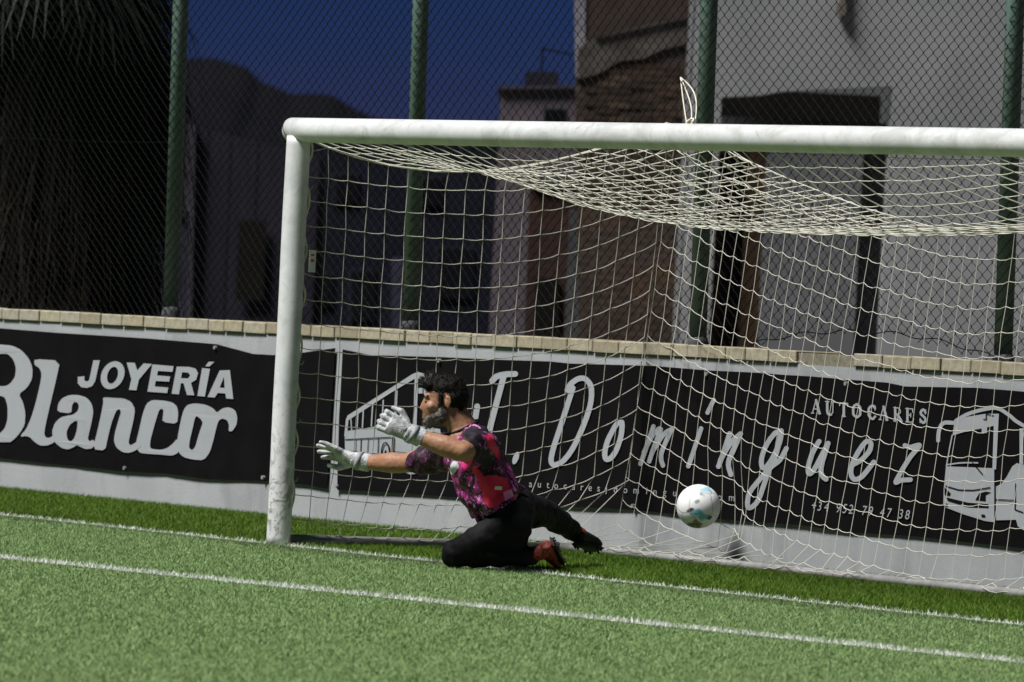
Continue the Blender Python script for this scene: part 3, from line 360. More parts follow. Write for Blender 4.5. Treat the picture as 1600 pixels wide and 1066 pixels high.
 'AUTO': [[[(1.4661,0.8582),(1.4622,0.8556),(1.4615,0.8519),(1.4958,0.7856),(1.5026,0.7816),(1.5103,0.7825),(1.5134,0.7845),(1.5147,0.7882),(1.4806,0.8545),(1.4751,0.8586)]],[[(1.5556,0.8545),(1.5517,0.8503),(1.5528,0.8265),(1.555,0.8047),(1.5596,0.7921),(1.5665,0.7851),(1.5768,0.7803),(1.5977,0.7802),(1.6048,0.7831),(1.6062,0.7868),(1.6028,0.7906),(1.5967,0.792),(1.5848,0.7914),(1.5777,0.7965),(1.5738,0.8092),(1.5708,0.8511),(1.5645,0.8554)]],[[(1.6878,0.853),(1.6831,0.8485),(1.6887,0.7813),(1.6942,0.7772),(1.703,0.7776),(1.7077,0.7821),(1.7022,0.8493),(1.6967,0.8534)]],[[(1.789,0.8512),(1.769,0.842),(1.7604,0.8335),(1.7592,0.8261),(1.7617,0.799),(1.7654,0.7918),(1.7768,0.7843),(1.7982,0.7758),(1.807,0.7772),(1.8269,0.7865),(1.8353,0.7949),(1.8364,0.8022),(1.834,0.8293),(1.8303,0.8364),(1.8192,0.8438),(1.7978,0.8525)],[(1.793,0.8387),(1.779,0.8306),(1.7806,0.8016),(1.7821,0.798),(1.787,0.7946),(1.8001,0.7889),(1.803,0.7897),(1.8168,0.7977),(1.8151,0.8267),(1.8136,0.8303),(1.8088,0.8337),(1.7959,0.8393)]],[[(1.9109,0.8488),(1.8938,0.8411),(1.8842,0.8312),(1.8819,0.8166),(1.8859,0.795),(1.8911,0.788),(1.9012,0.7812),(1.914,0.7758),(1.9259,0.7737),(1.9346,0.775),(1.9398,0.7774),(1.9552,0.7908),(1.9538,0.7962),(1.9474,0.7984),(1.9416,0.7976),(1.936,0.7937),(1.9278,0.7865),(1.9249,0.7858),(1.9158,0.7891),(1.9076,0.7941),(1.9023,0.8048),(1.9019,0.8265),(1.9063,0.8322),(1.9205,0.8385),(1.9391,0.8271),(1.9479,0.8285),(1.9509,0.8341),(1.9407,0.8431),(1.9315,0.8485),(1.9225,0.8505)]],[[(2.004,0.8489),(2.0002,0.8463),(1.9996,0.8426),(2.0329,0.7772),(2.0396,0.7733),(2.0471,0.7742),(2.0502,0.7761),(2.0514,0.7798),(2.0182,0.8452),(2.0128,0.8493)]],[[(2.0971,0.8475),(2.0933,0.8449),(2.0925,0.8412),(2.0991,0.7748),(2.1062,0.772),(2.112,0.7728),(2.1158,0.7755),(2.1148,0.8094),(2.1163,0.8062),(2.1386,0.7855),(2.1516,0.7735),(2.1557,0.772),(2.1615,0.7723),(2.1654,0.7741),(2.1672,0.7796),(2.1312,0.814),(2.1259,0.8159),(2.1201,0.8154),(2.1159,0.8134),(2.1147,0.8101),(2.1111,0.8438),(2.1058,0.8479)]],[[(2.1954,0.8472),(2.1908,0.8427),(2.1962,0.7764),(2.2015,0.7723),(2.2102,0.7727),(2.2148,0.7772),(2.2093,0.8435),(2.204,0.8476)]],[[(2.319,0.8472),(2.3085,0.8426),(2.3015,0.8369),(2.2985,0.8314),(2.2987,0.8242),(2.3025,0.8172),(2.3074,0.8129),(2.3332,0.8006),(2.337,0.7953),(2.3376,0.79),(2.3347,0.7863),(2.3299,0.7847),(2.3146,0.795),(2.3087,0.7968),(2.3002,0.7944),(2.2985,0.7901),(2.3014,0.7866),(2.3195,0.7748),(2.328,0.7723),(2.3366,0.773),(2.345,0.7763),(2.3537,0.7835),(2.3565,0.7908),(2.3553,0.7979),(2.3511,0.8049),(2.3451,0.8099),(2.3204,0.8215),(2.317,0.8268),(2.3172,0.8304),(2.3257,0.836),(2.3372,0.8259),(2.344,0.8237),(2.3524,0.8264),(2.3539,0.8302),(2.3456,0.8391),(2.3364,0.8458),(2.3276,0.8483)]]],
 'AUTO2': [[[(1.4672,0.8545),(1.4448,0.7916),(1.4347,0.7884),(1.4369,0.7851),(1.4595,0.7849),(1.4629,0.7883),(1.4613,0.7897),(1.4538,0.7906),(1.4551,0.7948),(1.4599,0.8065),(1.4937,0.8064),(1.4972,0.809),(1.4933,0.8118),(1.464,0.8119),(1.4615,0.8129),(1.4755,0.8534),(1.4716,0.8559)],[(1.4906,0.7897),(1.4888,0.7866),(1.491,0.785),(1.5163,0.7851),(1.5185,0.7879),(1.5154,0.79)]],[[(1.5439,0.8521),(1.5419,0.8496),(1.5466,0.8471),(1.5758,0.847),(1.5801,0.8484),(1.58,0.8512),(1.5776,0.8523)],[(1.5933,0.8519),(1.5914,0.8503),(1.5927,0.8476),(1.6027,0.8468),(1.6034,0.8453),(1.606,0.7989),(1.5921,0.786),(1.5945,0.7836),(1.5973,0.7835),(1.6053,0.7886),(1.6148,0.7965),(1.6123,0.8457),(1.6139,0.8468),(1.6228,0.847),(1.6254,0.8504),(1.6201,0.8522)]],[[(1.6597,0.8504),(1.6574,0.8479),(1.6566,0.8342),(1.659,0.8313),(1.6635,0.8315),(1.6654,0.8332),(1.6668,0.8451),(1.7181,0.8451),(1.7208,0.84),(1.7235,0.8316),(1.7282,0.8309),(1.7312,0.8333),(1.7279,0.8481),(1.7243,0.8505)],[(1.683,0.7852),(1.6802,0.7819),(1.6834,0.78),(1.7124,0.7799),(1.7162,0.7821),(1.7142,0.7849)]],[[(1.9395,0.8467),(1.9375,0.8443),(1.9392,0.824),(1.9416,0.8213),(1.946,0.8215),(1.948,0.8244),(1.9463,0.8447),(1.9439,0.8469)]],[[(2.0051,0.8452),(1.9833,0.7831),(1.9734,0.78),(1.9756,0.7767),(1.9976,0.7765),(2.0009,0.7798),(1.9994,0.7812),(1.992,0.7822),(1.9933,0.7863),(1.998,0.7978),(2.031,0.7978),(2.0344,0.8003),(2.0305,0.8031),(2.002,0.8032),(1.9995,0.8042),(2.0132,0.8441),(2.0094,0.8466)],[(2.0279,0.7813),(2.0261,0.7782),(2.0283,0.7766),(2.053,0.7767),(2.0551,0.7795),(2.052,0.7816)]],[[(2.0876,0.8448),(2.0856,0.8424),(2.0879,0.8402),(2.1274,0.8393),(2.1402,0.8312),(2.1398,0.819),(2.1252,0.8128),(2.1033,0.8128),(2.1004,0.8092),(2.1038,0.8075),(2.1081,0.8075),(2.1295,0.8077),(2.1468,0.8156),(2.1488,0.818),(2.1489,0.8329),(2.1291,0.8451)],[(2.0929,0.7801),(2.0909,0.7777),(2.0955,0.7751),(2.1196,0.7751),(2.1234,0.7764),(2.1236,0.7791),(2.1213,0.7803)],[(2.1519,0.7804),(2.1473,0.7788),(2.1479,0.776),(2.1632,0.775),(2.1676,0.7755),(2.1694,0.7771),(2.168,0.7797)]],[[(2.1844,0.8445),(2.1824,0.8421),(2.187,0.8396),(2.237,0.8394),(2.2419,0.8244),(2.2449,0.8233),(2.2491,0.8246),(2.2465,0.8421),(2.2432,0.8447)],[(2.2275,0.8228),(2.2245,0.821),(2.2239,0.8139),(2.2022,0.8139),(2.1984,0.8117),(2.2,0.8091),(2.2026,0.8086),(2.2178,0.8085),(2.2253,0.8075),(2.2272,0.8001),(2.2316,0.7996),(2.2341,0.8011),(2.2326,0.8213)],[(2.2513,0.7982),(2.2485,0.7964),(2.2458,0.7814),(2.2441,0.7803),(2.1919,0.7804),(2.1878,0.7775),(2.1901,0.7753),(2.1945,0.775),(2.251,0.7751),(2.2538,0.7777),(2.2569,0.7954),(2.2557,0.7975)]],[[(2.3433,0.8448),(2.3409,0.8422),(2.3414,0.822),(2.3432,0.8196),(2.3476,0.8194),(2.3501,0.8224),(2.3495,0.8426),(2.3477,0.8445)],[(2.3037,0.8009),(2.3017,0.7988),(2.3036,0.7773),(2.3057,0.7757),(2.31,0.7759),(2.312,0.779),(2.3103,0.7991),(2.308,0.8011)]]],
 'BUSR': [[[(2.5618,0.7272),(2.5704,0.7793),(2.6012,0.803),(2.6776,0.8241),(2.8103,0.8432),(2.8734,0.8459),(2.878,0.7886),(2.7809,0.771),(2.6693,0.7526)]],[[(2.7837,0.772),(2.7829,0.8332),(2.8243,0.8438),(2.8248,0.7508),(2.7855,0.749)]],[[(2.8734,0.8459),(2.9097,0.8475),(2.9089,0.5803),(2.881,0.579)]],[[(2.5242,0.5763),(2.8735,0.5848),(2.8949,0.5796),(2.9154,0.3277),(2.845,0.3291),(2.6735,0.3524),(2.5434,0.3765),(2.5177,0.3929),(2.5148,0.4642)]],[[(2.9156,0.4984),(2.9563,0.5138),(2.9953,0.5511),(3.033,0.6015),(3.0665,0.6182),(3.1155,0.6135),(3.5298,0.5869),(3.5589,0.2228),(3.1405,0.3034),(3.0977,0.3185),(3.0813,0.3485),(2.9286,0.3373)]],[[(3.074,0.7841),(3.1016,0.7854),(3.1155,0.6135),(3.0873,0.6192)]],[[(3.2434,0.7435),(3.2657,0.7402),(3.2768,0.6022),(3.2546,0.6037)]],[[(3.3827,0.7194),(3.3994,0.7166),(3.4093,0.5931),(3.3927,0.5948)]],[[(2.499,0.7969),(2.4821,0.7935),(2.4644,0.7844),(2.453,0.7731),(2.4412,0.7511),(2.4366,0.7268),(2.437,0.6973),(2.4401,0.692),(2.4446,0.6896),(2.452,0.6882),(2.4605,0.6897),(2.4662,0.6932),(2.4684,0.6987),(2.468,0.7228),(2.4693,0.739),(2.4756,0.7554),(2.4842,0.7682),(2.4923,0.7743),(2.5006,0.7771),(2.5134,0.7784),(2.5775,0.7789),(2.5858,0.7822),(2.5894,0.7872),(2.5882,0.7925),(2.5855,0.7951),(2.576,0.7981),(2.5203,0.7985)]],[[(2.8369,0.8796),(2.791,0.8724),(2.7368,0.8618),(2.6868,0.85),(2.6578,0.8413),(2.6247,0.8287),(2.5753,0.8069),(2.5709,0.804),(2.5688,0.7986),(2.5721,0.7937),(2.5765,0.7915),(2.5809,0.7907),(2.5893,0.7916),(2.6676,0.8246),(2.6967,0.8334),(2.73,0.8416),(2.7841,0.8528),(2.8383,0.8617),(2.8676,0.8649),(2.8887,0.8647),(2.9142,0.8607),(2.9358,0.8539),(2.9877,0.834),(3.027,0.8142),(3.0657,0.8002),(3.1382,0.7794),(3.2821,0.7421),(3.5167,0.6828),(3.5248,0.6827),(3.5333,0.6869),(3.5348,0.6896),(3.5338,0.6948),(3.5276,0.6988),(3.2594,0.7668),(3.1068,0.8073),(3.0554,0.8238),(3.0338,0.833),(3.0017,0.8494),(2.947,0.8703),(2.9255,0.877),(2.9042,0.8811),(2.8788,0.8828)]],[[(2.5586,0.7318),(2.5554,0.7296),(2.5423,0.6754),(2.5221,0.578),(2.5249,0.5746),(2.5286,0.5745),(2.5318,0.5767),(2.5471,0.6524),(2.5651,0.7282),(2.5623,0.7317)]],[[(2.6206,0.6006),(2.5332,0.5884),(2.5278,0.5852),(2.5305,0.5818),(2.5338,0.5813),(2.6099,0.5922),(2.6663,0.5973),(2.7679,0.6018),(2.7706,0.6032),(2.7716,0.6061),(2.7673,0.6087),(2.6714,0.6047)]]],
 'BUSRD': [[[(2.5239,0.4754),(2.5732,0.4477),(2.5671,0.4357),(2.5269,0.4381)]],[[(2.7638,0.4257),(2.7922,0.4592),(2.8406,0.4706),(2.8828,0.4693),(2.8418,0.4547),(2.8443,0.4247)]],[[(2.5392,0.4271),(2.7113,0.4105),(2.8664,0.4117),(2.8679,0.3941),(2.713,0.3892),(2.5548,0.411)]],[[(2.8171,0.3603),(2.8454,0.3592),(2.8464,0.3469),(2.8182,0.3471)]],[[(2.5328,0.4009),(2.5561,0.395),(2.5542,0.3842),(2.534,0.3867)]],[[(2.5325,0.4835),(2.5305,0.4811),(2.5345,0.4787),(2.6366,0.4652),(2.749,0.4694),(2.8763,0.4897),(2.8781,0.4925),(2.8738,0.4945),(2.7485,0.4747),(2.6362,0.4706),(2.5367,0.4838)]],[[(2.7286,0.6065),(2.7267,0.6041),(2.729,0.6017),(2.8162,0.5455),(2.8184,0.5443),(2.8226,0.5445),(2.8245,0.5464),(2.8227,0.549),(2.7346,0.6059)]],[[(2.9155,0.4388),(2.9136,0.4364),(2.918,0.434),(3.0762,0.4385),(3.0779,0.4412),(3.0744,0.4432)]],[[(3.0639,0.5208),(3.0681,0.3953),(3.0721,0.3936),(3.1313,0.3842),(3.1361,0.3845),(3.1379,0.3872),(3.135,0.3891),(3.0765,0.3984),(3.0717,0.5197),(3.068,0.5221)]],[[(2.8143,0.8456),(2.811,0.8437),(2.8154,0.8199),(2.7975,0.8182),(2.7949,0.8164),(2.7957,0.8147),(2.7979,0.8139),(2.8189,0.8148),(2.8227,0.8163),(2.8187,0.84),(2.8232,0.8402),(2.8742,0.8349),(2.8769,0.8359),(2.8767,0.8386)]],[[(3.173,0.5624),(3.1711,0.56),(3.1902,0.3238),(3.1924,0.3216),(3.1965,0.3219),(3.1984,0.3242),(3.1794,0.5604),(3.1771,0.5626)]],[[(3.3392,0.5533),(3.3373,0.5509),(3.3596,0.2726),(3.3619,0.27),(3.366,0.2702),(3.3678,0.273),(3.3455,0.5513),(3.3433,0.5535)]]],
 'BUSL': [[[(-2.719,0.5759),(-2.7116,0.5943),(-2.1064,0.8443),(-2.0546,0.8582),(-1.9745,0.8494),(-1.946,0.8257),(-1.9894,0.8191),(-2.0694,0.8258),(-2.2925,0.7403),(-2.7178,0.5618)]],[[(-2.7292,0.5079),(-2.525,0.5332),(-2.2685,0.5727),(-2.0464,0.5706),(-1.8171,0.5611),(-1.7823,0.3682),(-1.9709,0.3193),(-2.0755,0.3041),(-2.5115,0.3854),(-2.7151,0.3927)]],[[(-2.0434,0.7723),(-2.0029,0.7739),(-2.0003,0.7443),(-2.0407,0.7426)]],[[(-2.7158,0.5804),(-2.7205,0.5778),(-2.7225,0.5737),(-2.7306,0.4827),(-2.7246,0.4772),(-2.7136,0.4767),(-2.7071,0.4797),(-2.7051,0.4838),(-2.6971,0.5748),(-2.704,0.5806)]],[[(-2.6774,0.5779),(-2.679,0.5756),(-2.6665,0.5178),(-2.6645,0.5157),(-2.6573,0.516),(-2.6557,0.5183),(-2.6682,0.5761),(-2.6702,0.5782)]],[[(-2.6081,0.6124),(-2.6116,0.6116),(-2.6141,0.6076),(-2.6156,0.5271),(-2.6108,0.523),(-2.6061,0.5235),(-2.6029,0.5277),(-2.6014,0.6082),(-2.6044,0.6119)]],[[(-2.5558,0.6347),(-2.5594,0.6339),(-2.5618,0.63),(-2.5622,0.5356),(-2.5574,0.5324),(-2.5506,0.5341),(-2.5496,0.5361),(-2.5492,0.6305),(-2.5522,0.6342)]],[[(-2.47,0.6623),(-2.4742,0.6578),(-2.4748,0.5475),(-2.4712,0.5437),(-2.4665,0.5435),(-2.4623,0.5481),(-2.4617,0.6583),(-2.4653,0.6621)]],[[(-2.3726,0.6964),(-2.3768,0.6919),(-2.3758,0.5639),(-2.3721,0.5601),(-2.3674,0.56),(-2.3632,0.5645),(-2.3642,0.6924),(-2.3679,0.6962)]],[[(-2.2545,0.7536),(-2.2591,0.7506),(-2.2602,0.7466),(-2.2584,0.5711),(-2.2537,0.5654),(-2.2481,0.5642),(-2.241,0.5652),(-2.2364,0.5681),(-2.2353,0.5722),(-2.2371,0.7475),(-2.2419,0.7533),(-2.2475,0.7545)]],[[(-2.0732,0.8287),(-2.0799,0.8245),(-2.0813,0.8204),(-2.0727,0.5685),(-2.0715,0.5645),(-2.0661,0.5608),(-2.056,0.5593),(-2.049,0.5605),(-2.0432,0.5638),(-2.041,0.5679),(-2.0496,0.8217),(-2.0517,0.8256),(-2.0589,0.8292),(-2.0662,0.8299)]],[[(-1.9878,0.8208),(-1.9941,0.8179),(-1.996,0.8138),(-1.9897,0.7447),(-1.984,0.7392),(-1.9734,0.7387),(-1.9671,0.7416),(-1.9652,0.7457),(-1.9714,0.8148),(-1.9772,0.8203)]]],
 'BUSLD': [[[(-2.2722,0.4992),(-2.7141,0.4658),(-2.7187,0.4629),(-2.7136,0.4608),(-2.2717,0.4942),(-2.2661,0.4968),(-2.2675,0.4986)]],[[(-2.6117,0.4709),(-2.6092,0.3961),(-2.607,0.3944),(-2.6047,0.3948),(-2.6068,0.4693),(-2.6094,0.4716)]],[[(-2.5603,0.4753),(-2.5629,0.4734),(-2.561,0.3939),(-2.5574,0.3912),(-2.5538,0.3942),(-2.5557,0.4737)]],[[(-2.4917,0.4802),(-2.4937,0.3874),(-2.4925,0.3859),(-2.4878,0.386),(-2.4858,0.479),(-2.487,0.4802)]],[[(-2.3918,0.4892),(-2.3949,0.4872),(-2.3922,0.3793),(-2.3886,0.3763),(-2.385,0.3784),(-2.3877,0.4862),(-2.3889,0.4887)]],[[(-2.2564,0.4999),(-2.2607,0.497),(-2.2568,0.3753),(-2.2541,0.3726),(-2.2495,0.3731),(-2.248,0.3758),(-2.2519,0.4974)]],[[(-2.2391,0.5002),(-2.2421,0.4982),(-2.2382,0.3765),(-2.2346,0.3738),(-2.2311,0.3769),(-2.235,0.4972),(-2.2362,0.4998)]],[[(-2.3177,0.4691),(-2.3444,0.4597),(-2.3594,0.4317),(-2.3592,0.3882),(-2.3521,0.3867),(-2.3477,0.3894),(-2.3475,0.4297),(-2.3331,0.4563),(-2.317,0.4613),(-2.2998,0.4517),(-2.2953,0.449),(-2.2818,0.4133),(-2.2825,0.3718),(-2.2762,0.3703),(-2.271,0.3736),(-2.2696,0.4152),(-2.2836,0.4522),(-2.3106,0.4678)]],[[(-2.6965,0.4001),(-2.6966,0.3974),(-2.6938,0.3967),(-2.401,0.3781),(-2.3997,0.3804),(-2.4036,0.3817)]],[[(-2.236,0.422),(-2.236,0.4194),(-2.2333,0.4187),(-2.066,0.4172),(-2.0646,0.4186),(-2.0674,0.4206)]],[[(-1.9352,0.5761),(-2.0101,0.5179),(-2.0107,0.5143),(-2.0039,0.5133),(-1.9278,0.5722),(-1.9287,0.576)]],[[(-2.3171,0.4252),(-2.3218,0.422),(-2.3335,0.3929),(-2.3278,0.3898),(-2.3116,0.3905),(-2.2978,0.3912),(-2.2925,0.3949),(-2.31,0.4234)],[(-2.3131,0.4071),(-2.3154,0.4066),(-2.3191,0.3975),(-2.3123,0.3975),(-2.3075,0.398)]]],
 'WEB': [('w',-1.2579,0.2917),('w',-1.1729,0.2932),('w',-1.0881,0.2937),('.',-1.0118,0.2918),('a',-0.9447,0.2953),('u',-0.8643,0.2975),('t',-0.7857,0.2987),('o',-0.7107,0.2988),('c',-0.6294,0.3011),('a',-0.5533,0.3022),('r',-0.4792,0.3032),('e',-0.4052,0.3041),('s',-0.3315,0.3051),('j',-0.263,0.3059),('d',-0.1848,0.3062),('o',-0.1007,0.3087),('m',-0.0071,0.3108),('i',0.0844,0.3128),('n',0.1565,0.3128),('g',0.241,0.3144),('u',0.3285,0.3153),('e',0.4076,0.3157),('z',0.4818,0.3159),('.',0.5495,0.3158),('c',0.628,0.3153),('o',0.7139,0.3152),('m',0.8149,0.3169)],
 'PHONE': [('+',1.4971,0.3086),('3',1.5437,0.3075),('4',1.5991,0.3068),('9',1.6917,0.3064),('5',1.7437,0.3066),('2',1.7927,0.3065),('7',1.8962,0.3059),('9',1.9477,0.306),('4',2.0402,0.3048),('7',2.0929,0.305),('3',2.189,0.305),('8',2.2399,0.3042)],
 'BAN1': [(-6.903,0.952),(-6.456,0.948),(-5.83,0.943),(-4.816,0.944),(-4.082,0.937),(-3.707,0.896),(-3.497,0.897),(-3.265,0.912),(-3.055,0.937),(-2.872,0.958),(-2.879,0.551),(-2.884,0.185),(-3.083,0.196),(-3.523,0.195),(-4.098,0.176),(-4.545,0.186),(-4.978,0.175),(-5.813,0.178),(-6.382,0.184),(-6.828,0.185)],
 'BAN2': [(-2.801,0.953),(-2.523,0.932),(-1.852,0.946),(-1.336,0.951),(-0.832,0.96),(-0.658,0.956),(0.077,0.971),(0.551,0.966),(0.923,0.97),(1.195,0.968),(1.394,0.969),(1.706,0.965),(2.019,0.962),(2.167,0.949),(2.723,0.965),(3.083,0.961),(3.654,0.963),(3.713,0.216),(3.143,0.216),(2.73,0.219),(2.297,0.225),(1.784,0.214),(1.65,0.219),(1.409,0.228),(0.799,0.219),(-0.026,0.226),(-0.697,0.212),(-1.61,0.204),(-2.14,0.2),(-2.531,0.193),(-2.782,0.184),(-2.797,0.554)],
}
# ------------------------------------------------------------------ ground and turf
Y_WALL = 2.2
def sheet(name, pts, z, m, kind='structure'):
    me = bpy.data.meshes.new(name); me.from_pydata([(x, y, z) for x, y in pts], [], [tuple(range(len(pts)))]); me.update()
    return tag(link(name, me, m), kind=kind)
sheet('ground', [(-700, -200), (300, -200), (300, 700), (-700, 700)], -.012, M['earth'])
def turf_base():
    n = N('turf_base'); col = n.ramp(n.noise(3, 5), [(.3, (.10, .145, .06)), (.7, (.13, .18, .075))])
    n.base(col).set(.9, .1); n.bump(n.noise(160, 3), .6, .01); return n.m
M['turf_base'] = turf_base()
sheet('pitch', [(-45, -60), (45, -60), (45, Y_WALL+.05), (-45, Y_WALL+.05)], 0.0, M['turf_base'])
def blade_mat(name, stops, rough=.6, spec=.18, patch=None):
    n = N(name); at = n.node('ShaderNodeAttribute', attribute_name='tint')
    col = n.ramp(at.outputs['Fac'], stops)
    if patch:
        f = n.step(n.noise(.9, 5, .6, .4, vec=n.node('ShaderNodeNewGeometry').outputs['Position']), .42, .66); col = n.mix(n.math('MULTIPLY', f, .55), col, patch)
    n.base(col).set(rough, spec)
    n.b.inputs['Transmission Weight'].default_value = 0
    return n.m
# paler, flattened turf in play; deeper, longer green behind the goal line; a darker strip just in front of the goal line
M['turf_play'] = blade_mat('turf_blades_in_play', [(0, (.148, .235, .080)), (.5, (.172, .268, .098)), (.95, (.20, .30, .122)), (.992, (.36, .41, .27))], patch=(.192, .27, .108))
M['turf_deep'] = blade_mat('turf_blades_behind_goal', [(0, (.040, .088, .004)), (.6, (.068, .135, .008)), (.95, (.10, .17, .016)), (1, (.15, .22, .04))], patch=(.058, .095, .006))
M['turf_dark'] = blade_mat('turf_blades_darker', [(0, (.085, .135, .05)), (.6, (.115, .175, .068)), (.95, (.16, .22, .10)), (1, (.3, .35, .22))])
M['turf_white'] = blade_mat('turf_blades_white', [(0, (.42, .44, .40)), (.6, (.58, .60, .56)), (1, (.70, .71, .68))])
M['line_paint'] = mat('line_paint', (.34, .37, .31), (.22, .28, .18), 20, .8, .1)
FL0, FL1 = np.array([2.004, -2.78]), np.array([8.375, -2.055])      # two points on the front white line
def line_dist(x, y):
    d = (FL1-FL0)/np.linalg.norm(FL1-FL0); return (x-FL0[0])*-d[1]+(y-FL0[1])*d[0]
def blades(x, y, h, w, rng):
    n = len(x); a = rng.uniform(0, np.pi, n); lean = rng.normal(0, .65, (n, 2))*h[:, None]
    bx, by = np.cos(a)*w/2, np.sin(a)*w/2
    V = np.empty((n, 3, 3), np.float32)
    V[:, 0] = np.stack([x-bx, y-by, np.full(n, -.001)], 1); V[:, 1] = np.stack([x+bx, y+by, np.full(n, -.001)], 1)
    V[:, 2] = np.stack([x+lean[:, 0], y+lean[:, 1], h*rng.uniform(.75, 1.1, n)], 1)
    return V.reshape(-1, 3), np.arange(n*3, dtype=np.int32).reshape(-1, 3)
def blade_obj(name, x, y, h, w, m, kind, tint=None):
    V, F = blades(x, y, h, w, RNG); me = mesh_np(name, V, [F])
    at = me.attributes.new('tint', 'FLOAT', 'POINT'); t = RNG.uniform(0, 1, len(x)) if tint is None else tint
    at.data.foreach_set('value', np.repeat(t, 3).astype(np.float32))
    o = link(name, me, m); return tag(o, kind=kind)
nB = 1500000
t = np.sqrt(RNG.uniform(19.6**2, 41.0**2, nB)); lat = RNG.uniform(-1, 1, nB)*(.0745*t+2.0)
gx = CAM_POS.x-math.sin(YAW)*t+math.cos(YAW)*lat; gy = CAM_POS.y+math.cos(YAW)*t+math.sin(YAW)*lat
ok = (gy < Y_WALL-.01); gx, gy = gx[ok], gy[ok]
ld = line_dist(gx, gy)
wob = .012*np.sin(gx*9.1)+.01*np.sin(gx*23.7+1)
on_goal = np.abs(gy+wob) < .052; on_front = np.abs(ld+wob) < .056
keep = RNG.uniform(0, 1, len(gx))
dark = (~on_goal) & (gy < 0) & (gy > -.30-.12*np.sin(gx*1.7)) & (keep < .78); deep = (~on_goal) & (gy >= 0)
play = ~(on_goal | on_front | dark | deep)
def mk(name, sel, h0, h1, w0, m, kind, tint=None):
    n = sel.sum(); return blade_obj(name, gx[sel], gy[sel], RNG.uniform(h0, h1, n), RNG.uniform(w0*.7, w0*1.3, n), m, kind, tint)
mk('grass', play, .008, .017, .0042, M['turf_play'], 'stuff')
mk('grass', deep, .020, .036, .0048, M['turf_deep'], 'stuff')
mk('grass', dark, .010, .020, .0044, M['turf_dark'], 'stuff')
# a few white fibres are missing from the worn goal line
mk('goal_line', on_goal & (keep > .62), .014, .026, .005, M['turf_white'], 'structure')
mk('pitch_line', on_front & (keep > .05), .016, .028, .005, M['turf_white'], 'structure')
dl = (FL1-FL0)/np.linalg.norm(FL1-FL0); nl = np.array([-dl[1], dl[0]])
p0, p1 = FL0-dl*14, FL1+dl*14
sheet('pitch_line', [tuple(p0-nl*.05), tuple(p1-nl*.05), tuple(p1+nl*.05), tuple(p0+nl*.05)], .004, M['line_paint'])
sheet('goal_line', [(-14, -.05), (14, -.05), (14, .05), (-14, .05)], .004, M['line_paint'])

# ------------------------------------------------------------------ boundary wall with brick coping
def zc(x): return 1.066+.0035*(x+6.3)                       # top of the coping
def wavy(x, z): return .0025*math.sin(x*3.1+z*2)+.0012*math.sin(x*6.7+1.3)
wall = tag(empty('boundary_wall', (0, Y_WALL, 0)), 'long low grey painted wall behind the goal, capped with cream bricks', 'wall')
b = MB(); xs = np.linspace(-16, 10, 53)
for x0, x1 in zip(xs[:-1], xs[1:]):
    V = []
    for x in (x0, x1): V += [(x, 0, -.1), (x, .25, -.1), (x, .25, zc(x)-.0685), (x, 0, zc(x)-.0685)]
    b.add(V, [[(0, 3, 7, 4), (3, 2, 6, 7), (2, 1, 5, 6)]])
b.build('wall_face', M['wall'], wall)
b = MB()
for x0, x1 in zip(xs[:-1], xs[1:]):
    V = []
    for x in (x0, x1): V += [(x, .003, zc(x)-.07), (x, .262, zc(x)-.07), (x, .262, zc(x)-.010), (x, .003, zc(x)-.010)]
    b.add(V, [[(0, 3, 7, 4), (3, 2, 6, 7), (2, 1, 5, 6), (0, 4, 5, 1)]])
b.build('mortar_bed', M['mortar'], wall)
def cap_brick(L):
    bm = bmesh.new(); bmesh.ops.create_cube(bm, size=1)
    for v in bm.verts: v.co = Vector((v.co.x*L, v.co.y*.285, v.co.z*.064))
    bmesh.ops.bevel(bm, geom=bm.edges[:], offset=.0045, segments=1, affect='EDGES')
    me = bpy.data.meshes.new('brick'); bm.to_mesh(me); bm.free(); me.materials.append(M['coping']); return me
long_me, short_me, half_me = cap_brick(.222), cap_brick(.158), cap_brick(.185)
x = -12.4; k = 0
GAP = (1.42, 1.66)                                          # where a brick has broken away
while x < 8.4:
    L, me = (.222, long_me) if k % 11 not in (4, 5) else ((.158, short_me) if k % 11 == 4 else (.185, half_me))
    xc = x+L/2
    if not (GAP[0]-.11 < xc < GAP[1]+.02):
        o = bpy.data.objects.new('brick', me); COL.objects.link(o); o.parent = wall
        o.location = (xc, .128+random.uniform(-.004, .004), zc(xc)-.032+random.uniform(-.002, .002)); o.rotation_euler = (random.uniform(-.01, .01), .0035*-1, random.uniform(-.008, .008))
    x += L+.0085; k += 1
b = MB()
for i in range(9): b.ell((1.46+.02*i+random.uniform(-.01, .01), .10+random.uniform(-.06, .04), zc(1.5)-.045+random.uniform(-.012, .012)-.02*(i > 6)), (.03, .05, .022), n=8)
tag(blob('rubble_mortar', b, .006, M['mortar'], wall, 1, disp=lambda c: .007*noise.noise(c*45)), 'crumbled mortar where a brick is missing')

